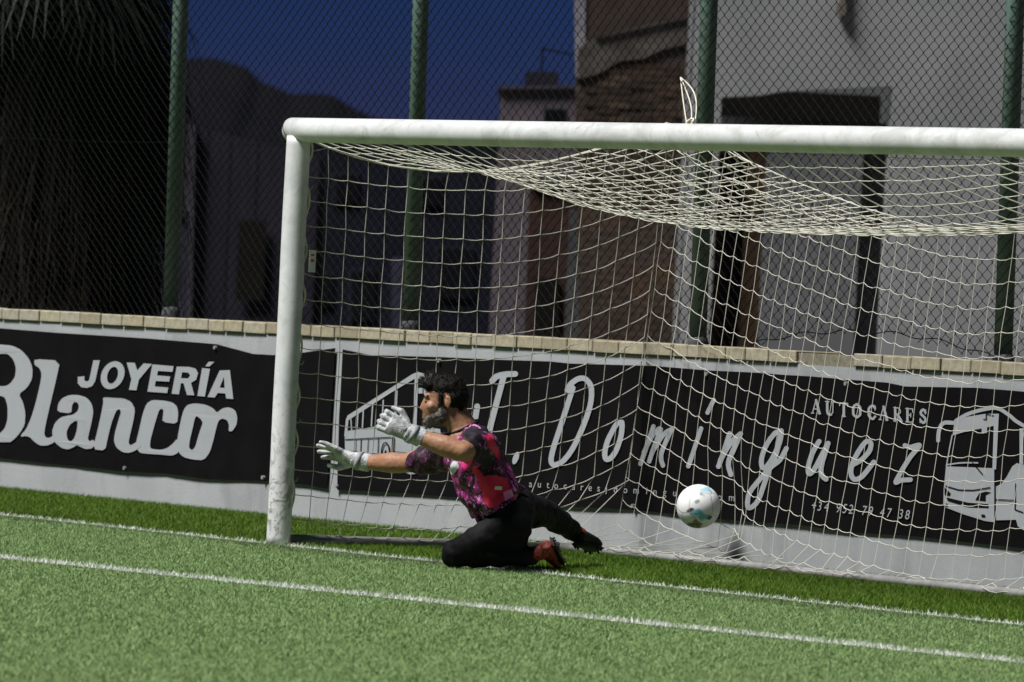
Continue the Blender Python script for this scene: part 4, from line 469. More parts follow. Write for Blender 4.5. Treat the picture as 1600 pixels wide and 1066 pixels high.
# ------------------------------------------------------------------ the two banners
def banner(name, outline, label):
    root = tag(empty(name, (0, 0, 0)), label, 'banner', 'black advertising banners fixed to the wall')
    xs_ = [p[0] for p in outline]; zs_ = [p[1] for p in outline]
    bm = bmesh.new(); vs = [bm.verts.new((x, 0, z)) for x, z in outline]; f = bm.faces.new(vs)
    for xx in np.arange(min(xs_)+.09, max(xs_), .09):
        g = bm.verts[:]+bm.edges[:]+bm.faces[:]; bmesh.ops.bisect_plane(bm, geom=g, plane_co=(xx, 0, 0), plane_no=(1, 0, 0))
    for zz in np.arange(.27, .95, .11):
        g = bm.verts[:]+bm.edges[:]+bm.faces[:]; bmesh.ops.bisect_plane(bm, geom=g, plane_co=(0, 0, zz), plane_no=(0, 0, 1))
    for v in bm.verts: v.co.y = 2.185+wavy(v.co.x, v.co.z)+.003*noise.noise(v.co*6)
    bmesh.ops.recalc_face_normals(bm, faces=bm.faces)
    ext = bmesh.ops.extrude_face_region(bm, geom=bm.faces[:])
    for v in [e for e in ext['geom'] if isinstance(e, bmesh.types.BMVert)]: v.co.y += .002
    bmesh.ops.recalc_face_normals(bm, faces=bm.faces)
    me = bpy.data.meshes.new('cloth'); bm.to_mesh(me); bm.free(); link('cloth', me, M['banner'], root)
    return root
LY = 2.1795
b1 = banner('advertising_banner', ART['BAN1'], 'black banner with big rounded grey jewellery shop lettering, left of the goalpost')
b2 = banner('advertising_banner', ART['BAN2'], 'long black banner with slanted handwritten coach company name and two drawn buses')
def letters(loops_list, parent, name='letter', m='white_print', y=LY):
    for k_, L in enumerate(loops_list): fill_loops(name, L, M[m], parent, y-.0004*(k_ % 4), wavy)
letters(ART['BLANCO'], b1); letters(ART['JOYERIA'], b1)
letters(ART['DOM'], b2)
au = [fill_loops('letter', L, M['white_print'], b2, LY, wavy) for L in ART['AUTO']]
it = iter(ART['AUTO2'])
def inside(p, L): return sum(((L[i][1] > p[1]) != (L[i-1][1] > p[1])) and (p[0] < (L[i-1][0]-L[i][0])*(p[1]-L[i][1])/(L[i-1][1]-L[i][1])+L[i][0]) for i in range(len(L))) % 2 == 1
for o, ch in zip(au, 'AUTOCARES'):
    if ch in 'O': continue
    loops = next(it); holes = [L for L in loops if any(inside(L[0], Q) for Q in loops if Q is not L)]
    for L in loops:
        if L not in holes: fill_loops('serif', [L]+[h for h in holes if inside(h[0], L)], M['white_print'], o, LY-.0006, wavy)
for key, dk in (('BUSR', 'BUSRD'), ('BUSL', 'BUSLD')):
    g = tag(empty('bus_drawing'), 'flat grey printed drawing of a coach'); g.parent = b2
    for k_, L in enumerate(ART[key]): fill_loops('printed_shape', L, M['white_print'], g, LY+.0012-.0003*(k_ % 8), wavy)
    for k_, L in enumerate(ART[dk]): fill_loops('printed_line', L, M['black_print'], g, LY-.0022-.0002*(k_ % 8), wavy)
for ch, x, z in ART['WEB']: put_glyph('letter', ch, x, z, .052, .072, 0, M['grey_print'], b2, LY-.001+wavy(x, z))
for ch, x, z in ART['PHONE']: put_glyph('digit', ch, x, z, .066, .075, .22, M['grey_print'], b2, LY-.001+wavy(x, z))
for root, pts in ((b1, [ART['BAN1'][i] for i in (4, 16, 13)]), (b2, [ART['BAN2'][i] for i in (2, 7, 11, 25, 30)])):
    for x, z in pts:
        s_ = 1 if z < .5 else -1
        bm = MB(); bm.tube([(x, 2.171, z+.02*s_), (x, 2.19, z+.02*s_)], .011, 10); bm.build('eyelet', M['galv'], root)

# ------------------------------------------------------------------ chain-link fence on the wall
fence = tag(empty('chain_link_fence', (0, 2.62, 0)), 'tall green chain-link fence on round green poles above the brick wall', 'fence')
LEAN = -.022
def fy(z): return LEAN*(z-1.08)
for px_ in (-10.4, -7.85, -5.265, -2.79, -.13, 2.38, 4.9, 7.4):
    z1 = 5.2; m_ = MB(); m_.tube([(px_, 0, .95), (px_, fy(z1), z1)], .046, 16)
    p_ = m_.build('pole', M['pole'], fence, True)
    c_ = MB(); c_.tube([(px_, 0, .98), (px_, 0, 1.03), (px_, -.001, 1.10), (px_, -.001, 1.13)], [.062, .060, .054, .0475], 16); c_.build('base_collar', M['conc'], p_, True)
pitch_ = .0385; hz = .064
strands = MB(); xi = np.arange(-11.8, 8.2, pitch_)
def zbot(x):
    t_ = np.clip((x-.35)/2.1, 0, 1); return 1.085+.12*np.sin(np.pi*t_)**.7*(0 < t_ < 1)
for i, x0 in enumerate(xi):
    zb = zbot(x0); k0 = int(math.floor((zb-1.0)/(hz/2))); ks = np.arange(k0, int(3.7/(hz/2))+k0)
    z = 1.0+ks*hz/2; sgn = np.where((ks+i) % 2 == 0, -1, 1)
    bul = .016*np.sin(x0*.9+z*1.7)+.010*np.sin(x0*2.3-z*3.1)
    X = x0+sgn*pitch_*.5+bul*.6+.006*np.sin(z*5+x0*3); Y = -.052+fy(z)+.004*sgn+bul
    low = np.clip((1.45-z)/.45, 0, 1)*(1 if .2 < x0 < 2.6 else .25); z = z+low*.014*np.sin(x0*6.3+z*9); X = X+low*.02*np.sin(z*21+x0*5)
    strands.tube(np.stack([X, Y, z], 1), .0026, 3, False)
tag(strands.build('wire_mesh', M['mesh'], fence), kind='stuff')
for zz in (2.08,):
    w_ = MB(); xs2 = np.linspace(-11.8, 8.2, 80); w_.tube(np.stack([xs2, np.full(80, -.06+fy(zz)), zz+.006*np.sin(xs2*2.4)], 1), .0012, 5); w_.build('tension_wire', M['mesh'], fence)
w_ = MB(); xs2 = np.linspace(.3, 2.55, 60); zz = np.array([zbot(x) for x in xs2]); w_.tube(np.stack([xs2, -.055+0*xs2, zz+.01*np.sin(xs2*17)], 1), .003, 5); w_.build('bottom_wire', M['mesh'], fence)

# ------------------------------------------------------------------ goal
GW, GH, GR = 6.0, 2.06, .06
goal = tag(empty('football_goal'), 'white round-tube goal frame with scuffed left post and long crossbar', 'goal')
for x in (0, GW):
    b = MB(); zs = np.linspace(0, GH-.03, 50); P = [(x+.002*math.sin(z*7), 0, z) for z in zs]
    rr = [GR*(1+.012*noise.noise(Vector((x, 0, z*5)))) for z in zs]; b.tube(P, rr, 32)
    p_ = b.build('post', M['post'], goal, True)
    if x == 0: p_['label'] = 'left post with chipped stained foot'
# crossbar ends flush with the outside of the posts, saddle-cut over them
b = MB(); t_ = np.linspace(0, 1, 40); b.tube([(-.061+(GW+.122)*q, 0, GH) for q in t_], GR*1.02, 36); cb = b.build('crossbar', M['bar'], goal, True)
for x, s_ in ((0, 1), (GW, -1)):
    P = []
    for t2 in np.linspace(0, math.pi/2, 22):            # dark seam: saddle cut from the outer top round the front to the underside
        zz = .042-.103*math.sin(t2); yy = -math.sqrt(max(0, (GR*1.02)**2-zz*zz))-.0008
        P.append((x+s_*(-.060+.117*(1-math.cos(t2))), yy, GH+zz))
    b = MB(); b.tube(P, .0022, 5); b.build('weld_seam', M['seam'], cb)
for x in (0, GW):
    b = MB(); b.tube([(x, .05, .03), (x, .9, .028), (x, 1.70, .028)], .026, 12); b.build('side_ground_bar', M['galv'], goal, True)
b = MB(); b.tube([(x, 1.715+.01*math.sin(x), .028) for x in np.linspace(0, GW, 20)], .022, 12); b.build('rear_ground_bar', M['galv'], goal, True)
for z in np.arange(.32, 2.0, .29):
    b = MB(); b.tube([(.004, .055, z), (.006, .085, z+.004), (.008, .09, z+.02)], .006, 6); b.build('net_clip', M['galv'], goal)

# ------------------------------------------------------------------ goal net (hangs on the goal)
net = tag(empty('goal_net'), 'cream square-mesh goal net sagging from the crossbar and tied up at its rear corner', 'net')
TW = .0023
def fold_y(z): return 2.12+.08*(z-.35) if z > .35 else 1.74+.38*max(z, 0)/.35
BALL = Vector((.82, 1.97, .285))
def back_y(X, z):                                      # the back panel hangs towards the rear bar away from the tied corner
    Xe = min(X, GW-X); y0 = 1.74+.31*math.exp(-(Xe/1.7)**2); y1 = 1.92+.35*math.exp(-(Xe/1.9)**2)
    y = y0+(y1-y0)*min(1.25, max(z, 0)/1.75)
    d = math.hypot(X-BALL.x, z-BALL.z); w = max(0, 1-(d/.46)**2)**2   # the ball has just pushed into it
    return min(2.18 if z < 1.1 else 9, max(y, y+(BALL.y+.12-y)*min(1, w*1.35)))
def Rz(X):                                             # height of the rear top rope
    X = min(X, GW-X); xs_ = [0, .58, 1.18, 1.95, 2.65, 3.1]; return float(np.interp(X, xs_, [2.22, 2.06, 1.94, 1.81, 1.72, 1.69]))
def side_rope(s):                                      # (y, z) of the upper edge of a side panel
    return .055+(2.255-.055)*s, 2.02*(1-s)+2.22*s-.20*4*s*(1-s)*(1-.25*(s-.5))
def strandset(parent_name, grid, m=None, slack=.012, r=TW, rv=None):
    """grid[i][j] -> point or None; straight verticals (i), slack horizontals (j)"""
    mb = MB(); I, J = len(grid), len(grid[0]); rv = rv or r
    for i in range(I):
        run = []
        for j in range(J):
            if grid[i][j] is None:
                if len(run) > 1: mb.tube(run, rv, 4, False)
                run = []
            else: run.append(grid[i][j])
        if len(run) > 1: mb.tube(run, rv, 4, False)
    for j in range(J):
        run = []
        for i in range(I):
            p = grid[i][j]
            if p is None:
                if len(run) > 1: mb.tube(run, r, 4, False)
                run = []; continue
            if run:
                q = run[-1]; sl = slack*random.uniform(.4, 1.5)
                for f in (.33, .67): run.append(tuple(q[c]+(p[c]-q[c])*f-(sl*4*f*(1-f) if c == 2 else 0)+(random.uniform(-.002, .002) if c < 2 else 0) for c in range(3)))
            run.append(p)
        if len(run) > 1: mb.tube(run, r, 4, False)
    return tag(mb.build(parent_name, M['net'], net), kind='stuff')
def jit(p, a=.004): return tuple(c+random.uniform(-a, a) for c in p)
for X0, sgn in ((0, 1), (GW, -1)):
    grid = []
    for i in range(19):
        s = i/18; y_r, z_r = side_rope(s); col = [(X0, y_r, z_r)]
        for k in range(17):
            z = 2.0-.1215*(k+.35)+.26*s**4-.035*math.sin(math.pi*s)-.02*s*(k/16)
            if z > z_r-.035: col.append(None); continue
            zz = max(z, .035); y = .07+(fold_y(zz)-.07)*s
            if k == 16: zz = .04+.02*random.random(); y = .07+(1.74-.07)*s
            col.append(jit((X0+sgn*.03*math.sin(math.pi*s)*math.sin(1.2+zz*1.5), y, zz)))
        # drop the gap: the strand runs from the rope straight to its first knot
        first = next(q for q in range(1, 18) if col[q] is not None)
        if first > 1: col[first-1] = col[0]; col[0] = None
        grid.append(col)
    strandset('side_panel', grid, slack=.005)
    b = MB(); b.tube([(X0, *side_rope(s)) for s in np.linspace(0, 1, 24)], .0062, 6); b.build('edge_rope', M['rope'], net)
    # lacing up the back of the post
    b = MB(); P = [(X0+.012*sgn+.012*math.sin(z*26), .062+.012*math.cos(z*26+.4*math.sin(z*9)), z) for z in np.linspace(.12, 2.0, 160)]; b.tube(P, .0058, 5); b.build('lacing_rope', M['rope'], net)
# back panel
grid = []
for i in range(51):
    X = i*.12; col = []
    for k in range(19):
        z = Rz(X)-.1215*k*(1-.012*min(X, GW-X))
        if z > .06: col.append(jit((X, back_y(X, z)+.01*math.sin(X*2.1+z*2), z), .004))
        else:
            e = (.06-z)                                # surplus net lies over the rear bar and on the grass
            y = 1.735-.055*e/.12*(.35+.5*random.random()); col.append((X+random.uniform(-.02, .02), y, .045+.03*random.random() if e < .1 else .03+.03*random.random()))
            if e > .22: col[-1] = None
    grid.append(col)
strandset('back_panel', grid, slack=.010, r=.0018)
b = MB(); b.tube([(X, back_y(X, Rz(X))-.005, Rz(X)) for X in np.linspace(0, GW, 90)], .0027, 6); b.build('rear_rope', M['net'], net)
# roof panel
grid = []
for i in range(51):
    X = i*.12; col = []
    for k in range(19):
        s = k/18; zr = Rz(X); y = .045+(back_y(X, zr)-.045)*s
        Xe = min(X, GW-X); zm = float(np.interp(Xe, [0, .5, 1.4, 2.28, 3.0], [1.93, 1.87, 1.735, 1.675, 1.645]))+.012*math.sin(X*2.3)
        s1 = .34+.1*math.exp(-Xe); f = max(0, 1-s/s1)
        z = zm+(2.005-zm)*f**1.35+(max(0, s-s1)/(1-s1))**1.8*(zr-zm)
        if Xe < .7: q = (1-Xe/.7)**1.5; z = z*(1-q)+side_rope(s)[1]*q
        if X == 0 or i == 50: y, z = side_rope(s)
        col.append(jit((X+.02*math.sin(s*3+X), y, z), .004) if 0 < k < 18 else (X, y, z))
    grid.append(col)
strandset('roof_panel', grid, slack=.004, r=.0020, rv=.0031)
# cord that ties the rear corner up to the fence
cord = MB(); C0 = Vector((0.0, 2.26, 2.215)); K0 = Vector((.11, 2.31, 2.185)); F0 = Vector((-.30, 2.545, 2.472))
def sagline(a, c, sg, off=(0, 0, 0), n=10): return [tuple(a.lerp(c, q)+Vector(off)*math.sin(math.pi*q)+Vector((0, 0, -sg*4*q*(1-q)))) for q in np.linspace(0, 1, n)]
cord.tube(sagline(C0, K0, .01), .005, 6); cord.tube(sagline(K0, F0, .02), .0032, 6); cord.tube(sagline(K0, F0, .02, (.028, .025, 0)), .0032, 6); cord.tube(sagline(K0+Vector((.03, .02, .06)), F0, .0, (.03, .02, .02)), .0032, 6)
for q in range(3): cord.tube([tuple(K0+Vector((.018*math.cos(a)+.008*q, .012*math.sin(a*1.3), .02+.012*q+.018*math.sin(a)))) for a in np.linspace(0, 6.28, 14)], .006, 5)
tag(cord.build('tie_cord', M['rope']), 'pale looped cord tying the rear corner of the net up to the fence', 'cord')
b = MB(); b.box((.052, .062, 1.36), (.058, .10, 1.47)); tp = tag(b.build('tape_strip', M['tape']), 'small white tape strip stuck behind the left goalpost', 'tape')
b = MB(); b.box((.0585, .07, 1.41), (.0592, .09, 1.425)); b.box((.0585, .07, 1.44), (.0592, .09, 1.45)); b.build('red_print', M['tapered'], tp)

# ------------------------------------------------------------------ ball
bx_, by_, bz_ = BALL
bm = bmesh.new(); bmesh.ops.create_icosphere(bm, subdivisions=4, radius=.111)
me = bpy.data.meshes.new('football'); bm.to_mesh(me); bm.free(); me.polygons.foreach_set('use_smooth', np.ones(len(me.polygons), bool))
ball = tag(empty('football', (bx_, by_, bz_), YAW), 'white football with cyan and black markings flying into the net', 'ball')
link('ball_skin', me, M['ball'], ball)
# ------------------------------------------------------------------ things beyond the fence
def site(px0, dist):
    """a facade frame: ground point `dist` metres away along the view, local x along the facade, y away from the pitch; returns (origin, to_local)"""
    s = FPX/dist; hor = 460+.0507*(px0-800)
    d = cf_+cr_*((px0-800)/FPX)-cu_*((hor-533)/FPX); w = CAM_POS+d*dist; c, sn = math.cos(ROLL), math.sin(ROLL)
    def K(px, py): dx, dy = (px-px0)/s, (hor-py)/s; return (round(dx*c-dy*sn, 3), round(1.3+dx*sn+dy*c, 3))
    return (w.x, w.y, 0), K
def house(name, px0, dist, label, cat='building', rz=0):
    o, K = site(px0, dist); r = tag(empty(name, o, YAW+rz), label, cat); return r, K
def rect(K, x0, y0, x1, y1): return [K(x0, y0), K(x1, y0), K(x1, y1), K(x0, y1)]
def wallpart(name, root, pts, d0, d1, m, label=None):
    b = MB(); b.prism(pts, d0, d1); o = b.build(name, M[m], root)
    if label: o['label'] = label
    return o
def upto(K, px, w0, w1):       # vertical edge at px between two heights
    return (K(px, 460)[0], w0), (K(px, 460)[0], w1)
# grey rendered building on the right
g, K = house('grey_building', 1075, 70, 'tall grey cement rendered building with a dark half-filled opening, on the right')
ux = lambda px: K(px, 300)[0]
def zz_(px, py): return K(px, py)[1]
HB = 12.0; b = MB()
b.prism([(ux(1075), 0), (ux(1120), 0), (ux(1120), HB), (ux(1075), HB)], 0, .3)
for (xa, ya), (xb, yb) in zip(((1120, 152), (1180, 149), (1215, 143), (1300, 139)), ((1180, 149), (1215, 143), (1300, 139), (1385, 135))):
    b.prism([(ux(xa), zz_(xa, ya)), (ux(xb), zz_(xb, yb)), (ux(xb), HB), (ux(xa), HB)], 0, .3)
b.prism([(ux(1385), 0), (ux(2150), 0), (ux(2150), HB), (ux(1385), HB)], 0, .3)
b.build('wall', M['render'], g)
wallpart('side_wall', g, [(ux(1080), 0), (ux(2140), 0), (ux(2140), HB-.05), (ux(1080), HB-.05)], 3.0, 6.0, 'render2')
wallpart('roof', g, [(ux(1070), HB), (ux(2160), HB), (ux(2160), HB+.2), (ux(1070), HB+.2)], -.15, 6.1, 'conc')
wallpart('dark_interior', g, [(ux(1121), .2), (ux(1384), .2), (ux(1384), zz_(1250, 135)), (ux(1121), zz_(1250, 135))], 1.9, 2.0, 'void')  # unlit depth of the opening put in as a near-black back sheet
wallpart('floor_slab', g, [(ux(1110), zz_(1250, 186)), (ux(1384), zz_(1250, 184)), (ux(1384), zz_(1250, 226)), (ux(1110), zz_(1250, 228))], .55, 1.85, 'conc')
wallpart('infill_panel', g, [(ux(1196), 0), (ux(1347), 0), (ux(1347), zz_(1270, 222)), (ux(1196), zz_(1200, 232))], .16, .28, 'render2')
wallpart('jamb', g, [(ux(1350), 0), (ux(1384), 0), (ux(1384), zz_(1370, 225)), (ux(1350), zz_(1370, 230))], .33, .55, 'conc')
for x0, x1, mm, d in ((1121, 1131, 'wood', .2), (1166, 1195, 'wood', .18)): wallpart('board', g, [(ux(x0), 0), (ux(x1), 0), (ux(x1), zz_(x1, 236)), (ux(x0), zz_(x0, 236))], d, d+.05, mm)
wf = wallpart('window', g, [(ux(1132), .2), (ux(1165), .2), (ux(1165), zz_(1150, 240)), (ux(1132), zz_(1150, 240))], .34, .37, 'annex')
for q in range(7):
    wallpart('pane', wf, rect(K, 1135+random.randint(-2, 2), 345+q*28, 1161+random.randint(-3, 2), 345+q*28+19), .325, .339, 'glass')
b = MB(); (u0, w0), (u1, w1) = K(1314, 24), K(1314, -60); b.tube([(u0, -.05, w0), (u1, -.05, w1)], .05, 12); b.build('drain_pipe', M['pvc'], g, True)
# remaining brick party wall with the scar of an old roof
g, K = house('brick_party_wall', 905, 75, 'brown brick party wall with the sloping scar of an old roof, left of the grey building')
wallpart('wall', g, [K(905, 560), K(1082, 560), K(1092, -330), K(893, -330)], 0, .3, 'brick')
wallpart('corner_plaster', g, [K(899, 122), K(914, 110), K(918, -330), K(892, -330)], -.03, 0, 'edge')  # corner plaster; its brightly lit edge is put into the pale colour
wallpart('upper_plaster', g, [K(918, 62), K(1000, 40), K(1075, 26), K(1088, -330), K(921, -330)], -.02, 0, 'brownplaster')
wallpart('roof_scar', g, [K(903, 78), K(918, 63), K(1000, 41), K(1074, 27), K(1071, 70), K(1035, 78), K(1005, 92), K(968, 96), K(935, 116), K(903, 124)], -.035, 0, 'scar')
bme = MB().box((-.118, 0, -.031), (.118, .03, .031)).mesh('brick')
M['singlebrick'] = N('weathered_brick')
oi_ = M['singlebrick'].node('ShaderNodeObjectInfo'); M['singlebrick'].base(M['singlebrick'].mix(M['singlebrick'].math('MULTIPLY', M['singlebrick'].step(M['singlebrick'].noise(9, 5), .45, .7), .6), M['singlebrick'].ramp(oi_.outputs['Random'], [(0, (.034, .024, .020)), (.4, (.050, .033, .027)), (.75, (.064, .040, .030)), (1, (.085, .06, .045))]), (.03, .024, .022))).set(.9, .1)
bme.materials.append(M['singlebrick'].m)
uL, uR, wT, wB = K(907, 200)[0], K(1080, 200)[0], K(980, 96)[1], K(980, 330)[1]; r_ = 0
while wT-.04-r_*.073 > wB:
    wv = wT-.04-r_*.073; u = uL-.1+(.125 if r_ % 2 else 0)
    while u < uR:
        if random.random() > .08 and uL+.10 < u < uR-.10 and noise.noise(Vector((u*1.6, wv*1.6, 4))) < .30:
            o = bpy.data.objects.new('brick', bme); COL.objects.link(o); o.parent = g; o.location = (u+random.uniform(-.006, .006), -.014+random.uniform(-.004, .005), wv+random.uniform(-.004, .004)); o.rotation_euler = (0, random.uniform(-.015, .015), 0)
        u += .25
    r_ += 1
b = MB(); b.tube([(*K(930, 62)[:1], -.05, K(930, 62)[1]), (K(1075, 30)[0], -.05, K(1075, 30)[1])], .012, 6); b.build('roof_flashing', M['void'], g)
# low dark red brick annex with a door
g, K = house('brick_annex', 820, 76, 'dark red brick annex with a black door, behind the net')
wallpart('wall', g, [K(818, 560), K(1075, 560), K(1080, 292), K(828, 292)], 0, 2.2, 'annex')
wallpart('door', g, rect(K, 836, 436, 873, 560), -.04, 0, 'void')
wallpart('pillar', g, [K(880, 560), K(903, 560), K(912, 328), K(890, 328)], -.12, 0, 'conc')
wallpart('window', g, rect(K, 1030, 320, 1050, 470), -.03, 0, 'glass'); wallpart('window', g, rect(K, 950, 415, 962, 460), -.03, 0, 'glass')
wallpart('beam', g, [K(828, 292), K(1080, 292), K(1080, 276), K(828, 276)], -.05, 2.2, 'conc')
# mauve house with a dark roof block and an aerial
g, K = house('mauve_house', 780, 80, 'mauve plastered house with flat roof and a small dark roof block')
wallpart('wall', g, [K(762, 560), K(905, 560), K(905, 140), K(783, 140)], 0, 5, 'mauve')
wallpart('roof_hut', g, [K(818, 140), K(873, 140), K(873, 110), K(822, 110)], .6, 2.6, 'panel')
wallpart('roof_slab', g, [K(778, 140), K(905, 139), K(905, 134), K(778, 135)], -.05, 5.05, 'palepost')
w_ = wallpart('window', g, rect(K, 848, 168, 884, 195), -.015, 0, 'conc'); wallpart('pane', w_, rect(K, 851, 171, 881, 192), -.025, -.016, 'glass')
ae = MB(); a0, a1, a2, a3 = K(846, 112), K(849, 70), K(846, 72), K(896, 82)
ae.tube([(a0[0], .9, a0[1]), (a1[0], .9, a1[1])], .014, 6); ae.tube([(a2[0], .9, a2[1]), (a3[0], .9, a3[1])], .012, 6)
for q in (.25, .45, .65, .85): u, w = a2[0]+(a3[0]-a2[0])*q, a2[1]+(a3[1]-a2[1])*q; ae.tube([(u, .72, w), (u, 1.08, w)], .008, 5)
tag(ae.build('roof_aerial', M['void'], g), 'thin roof aerial')
# long dark terrace behind the goal
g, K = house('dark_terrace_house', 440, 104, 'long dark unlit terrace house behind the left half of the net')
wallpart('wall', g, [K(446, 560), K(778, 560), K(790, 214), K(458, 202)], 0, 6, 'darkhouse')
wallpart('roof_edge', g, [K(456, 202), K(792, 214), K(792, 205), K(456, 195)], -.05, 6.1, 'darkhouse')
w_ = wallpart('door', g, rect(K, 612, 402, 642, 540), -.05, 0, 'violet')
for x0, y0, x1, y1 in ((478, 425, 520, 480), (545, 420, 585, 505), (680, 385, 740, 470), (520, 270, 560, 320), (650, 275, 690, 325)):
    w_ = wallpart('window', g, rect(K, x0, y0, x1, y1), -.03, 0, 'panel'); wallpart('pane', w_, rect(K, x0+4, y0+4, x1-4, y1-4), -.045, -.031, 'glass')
# panelled shed
g, K = house('panelled_shed', 300, 92, 'dark shed clad in tall vertical panels, left of the goalpost', 'shed')
px_e = [305, 326, 362, 404, 452, 500]
for x0, x1 in zip(px_e[:-1], px_e[1:]):
    t0, t1 = 198+(x0-305)*.24, 198+(x1-305)*.24
    wallpart('panel', g, [K(x0+1-14, 560), K(x1-1-14, 560), K(x1-1, t1), K(x0+1, t0)], 0+.03*(x0 % 3), 3, 'panel')
wallpart('backing', g, [K(295, 560), K(490, 560), K(498, 250), K(305, 206)], .09, 3.1, 'void')
wallpart('corner_post', g, [K(282, 560), K(299, 560), K(306, 196), K(291, 193)], -.05, .3, 'palepost')
wallpart('hatch', g, [K(368, 470), K(412, 470), K(416, 345), K(374, 345)], -.02, 0, 'void')
g, K = house('violet_garden_wall', 195, 90, 'low violet-grey garden wall beside the palm', 'wall')
wallpart('wall_face', g, [K(192, 560), K(288, 560), K(290, 338), K(200, 338)], 0, .3, 'violet')
wallpart('wall_cap', g, [K(198, 338), K(292, 338), K(292, 332), K(198, 332)], -.04, .34, 'palepost')
# hill on the skyline
o_, K = site(300, 330)
crest = [(-500, 70), (-100, 70), (100, 84), (230, 88), (300, 90), (352, 98), (384, 112), (402, 132), (430, 138), (452, 146), (478, 146), (512, 150), (540, 166), (575, 182), (640, 200), (760, 214), (900, 225), (1200, 240), (1900, 250), (2600, 300)]
us = np.array([K(px, 300)[0] for px, _ in crest]); ws = np.array([K(px, py)[1] for px, py in crest])
uu = np.linspace(us[0], us[-1], 420); V = []; dd = np.linspace(0, 1, 22)
for u in uu:
    hgt = np.interp(u, us, ws)+.10*noise.noise(Vector((u*1.1, 0, 0)))+.22*noise.noise(Vector((u*.35, 3, 0)))
    for q in dd:
        f = 1-q; V.append((u, -70*q**1.2+2*noise.noise(Vector((u*.1, q*4, 7))), max(hgt*f**.9+(.5*noise.noise(Vector((u*.25, q*9, 2))) if 0 < q < 1 else 0), -.5)))
V += [(u, 60, -.5) for u in uu]
n1 = len(dd); F = [[i*n1+k, (i+1)*n1+k, (i+1)*n1+k+1, i*n1+k+1] for i in range(len(uu)-1) for k in range(n1-1)]
b0 = len(uu)*n1; F += [[b0+i, b0+i+1, (i+1)*n1, i*n1] for i in range(len(uu)-1)]
hl = link('hill', mesh_np('hill', V, [np.array(F)], True), M['hill']); hl.location = o_; hl.rotation_euler = (0, 0, YAW); tag(hl, kind='structure')
# palm with a skirt of dead fronds
o_, K = site(96, 43.5)
palm = tag(empty('palm_tree', o_, YAW), 'big dark fan palm with a thick skirt of dead hanging fronds, at the left edge', 'tree')
b = MB(); zs = np.linspace(0, 3.5, 60); b.tube([(.03*math.sin(z), 0, z) for z in zs], [.26+.015*(i % 2)-.008*z for i, z in enumerate(zs)], 18); b.build('trunk', M['trunk'], palm, True)
M['deadpale2'] = mat('faded_dead_frond', (.045, .036, .027), (.024, .019, .014), 12, .9, .1); rg = np.random.default_rng(3)
def strips(n, h0, h1, rspread, L0, L1, w0, w1, m, name):
    V = np.empty((n, 8, 3)); 
    a = rg.uniform(0, 2*np.pi, n); h = rg.uniform(h0, h1, n); L = rg.uniform(L0, L1, n); out = rspread*rg.uniform(.35, 1.0, n)*np.clip((h+.6)/2.2, .55, 1); w = rg.uniform(w0, w1, n); tw = rg.normal(0, .35, n)
    for k, f in enumerate((0, .3, .65, 1)):
        r = .20+out*np.sin(f*1.5)**.9; z = h-L*(f**1.25)*.98+.25*np.sin(f*2.4)*out
        aa = a+tw*f*.5; ww = w*(1, 1, .75, .12)[k]
        x, y = r*np.cos(aa), r*np.sin(aa); tx, ty = -np.sin(aa), np.cos(aa)
        V[:, 2*k] = np.stack([x-tx*ww, y-ty*ww, z], 1); V[:, 2*k+1] = np.stack([x+tx*ww, y+ty*ww, z+.006], 1)
    V[:, :, 2] = np.maximum(V[:, :, 2], .02)
    i = np.arange(n)[:, None]*8
    F = np.concatenate([i+np.array([[0, 1, 3, 2]]), i+np.array([[2, 3, 5, 4]]), i+np.array([[4, 5, 7, 6]])])
    return tag(link(name, mesh_np(name, V.reshape(-1, 3), [F]), m, palm), kind='stuff')
strips(6500, .9, 3.4, .58, .5, 1.3, .004, .012, M['deadleaf'], 'dead_frond_skirt')
strips(1500, 1.9, 3.4, .72, .8, 1.5, .004, .010, M['deadleaf'], 'dead_frond_skirt')
strips(150, 1.5, 3.4, .66, .6, 1.5, .002, .004, M['deadpale'], 'pale_hanging_fibres')
def fan_frond(az, el, L, seed, leaf=.85, h0=3.35, m='frond', droop=.55, nm='frond', nl=34):
    r = random.Random(seed); mb = MB(); base = Vector((.15*math.cos(az), .15*math.sin(az), h0))
    dirv = Vector((math.cos(az)*math.cos(el), math.sin(az)*math.cos(el), math.sin(el)))
    P = [tuple(base+dirv*L*q+Vector((0, 0, -.28*L*q*q))) for q in np.linspace(0, 1, 7)]; mb.tube(P, [.014-.007*q for q in np.linspace(0, 1, 7)], 5)
    tip = Vector(P[-1]); fwd = (tip-Vector(P[-3])).normalized(); sd_ = fwd.cross(Vector((0, 0, 1))).normalized(); up = sd_.cross(fwd)
    for q in range(nl):
        a = (q/(nl-1)-.5)*math.radians(250)+r.uniform(-.03, .03); d = fwd*math.cos(a)+sd_*math.sin(a)
        Lf = leaf*r.uniform(.88, 1.1)*(1-.25*abs(a)/2.2); wv = (sd_*math.cos(a)-fwd*math.sin(a)); V = []
        for f, ww in ((0, .004), (.35, .019), (.7, .012), (1, .0015)):
            c = tip+d*Lf*f+Vector((0, 0, -droop*Lf*f**2.2))+up*.03*math.sin(q*2.1); V += [tuple(c-wv*ww), tuple(c+wv*ww)]
        mb.add(V, [[(0, 1, 3, 2), (2, 3, 5, 4), (4, 5, 7, 6)]])
    return mb.build(nm, M[m], palm)
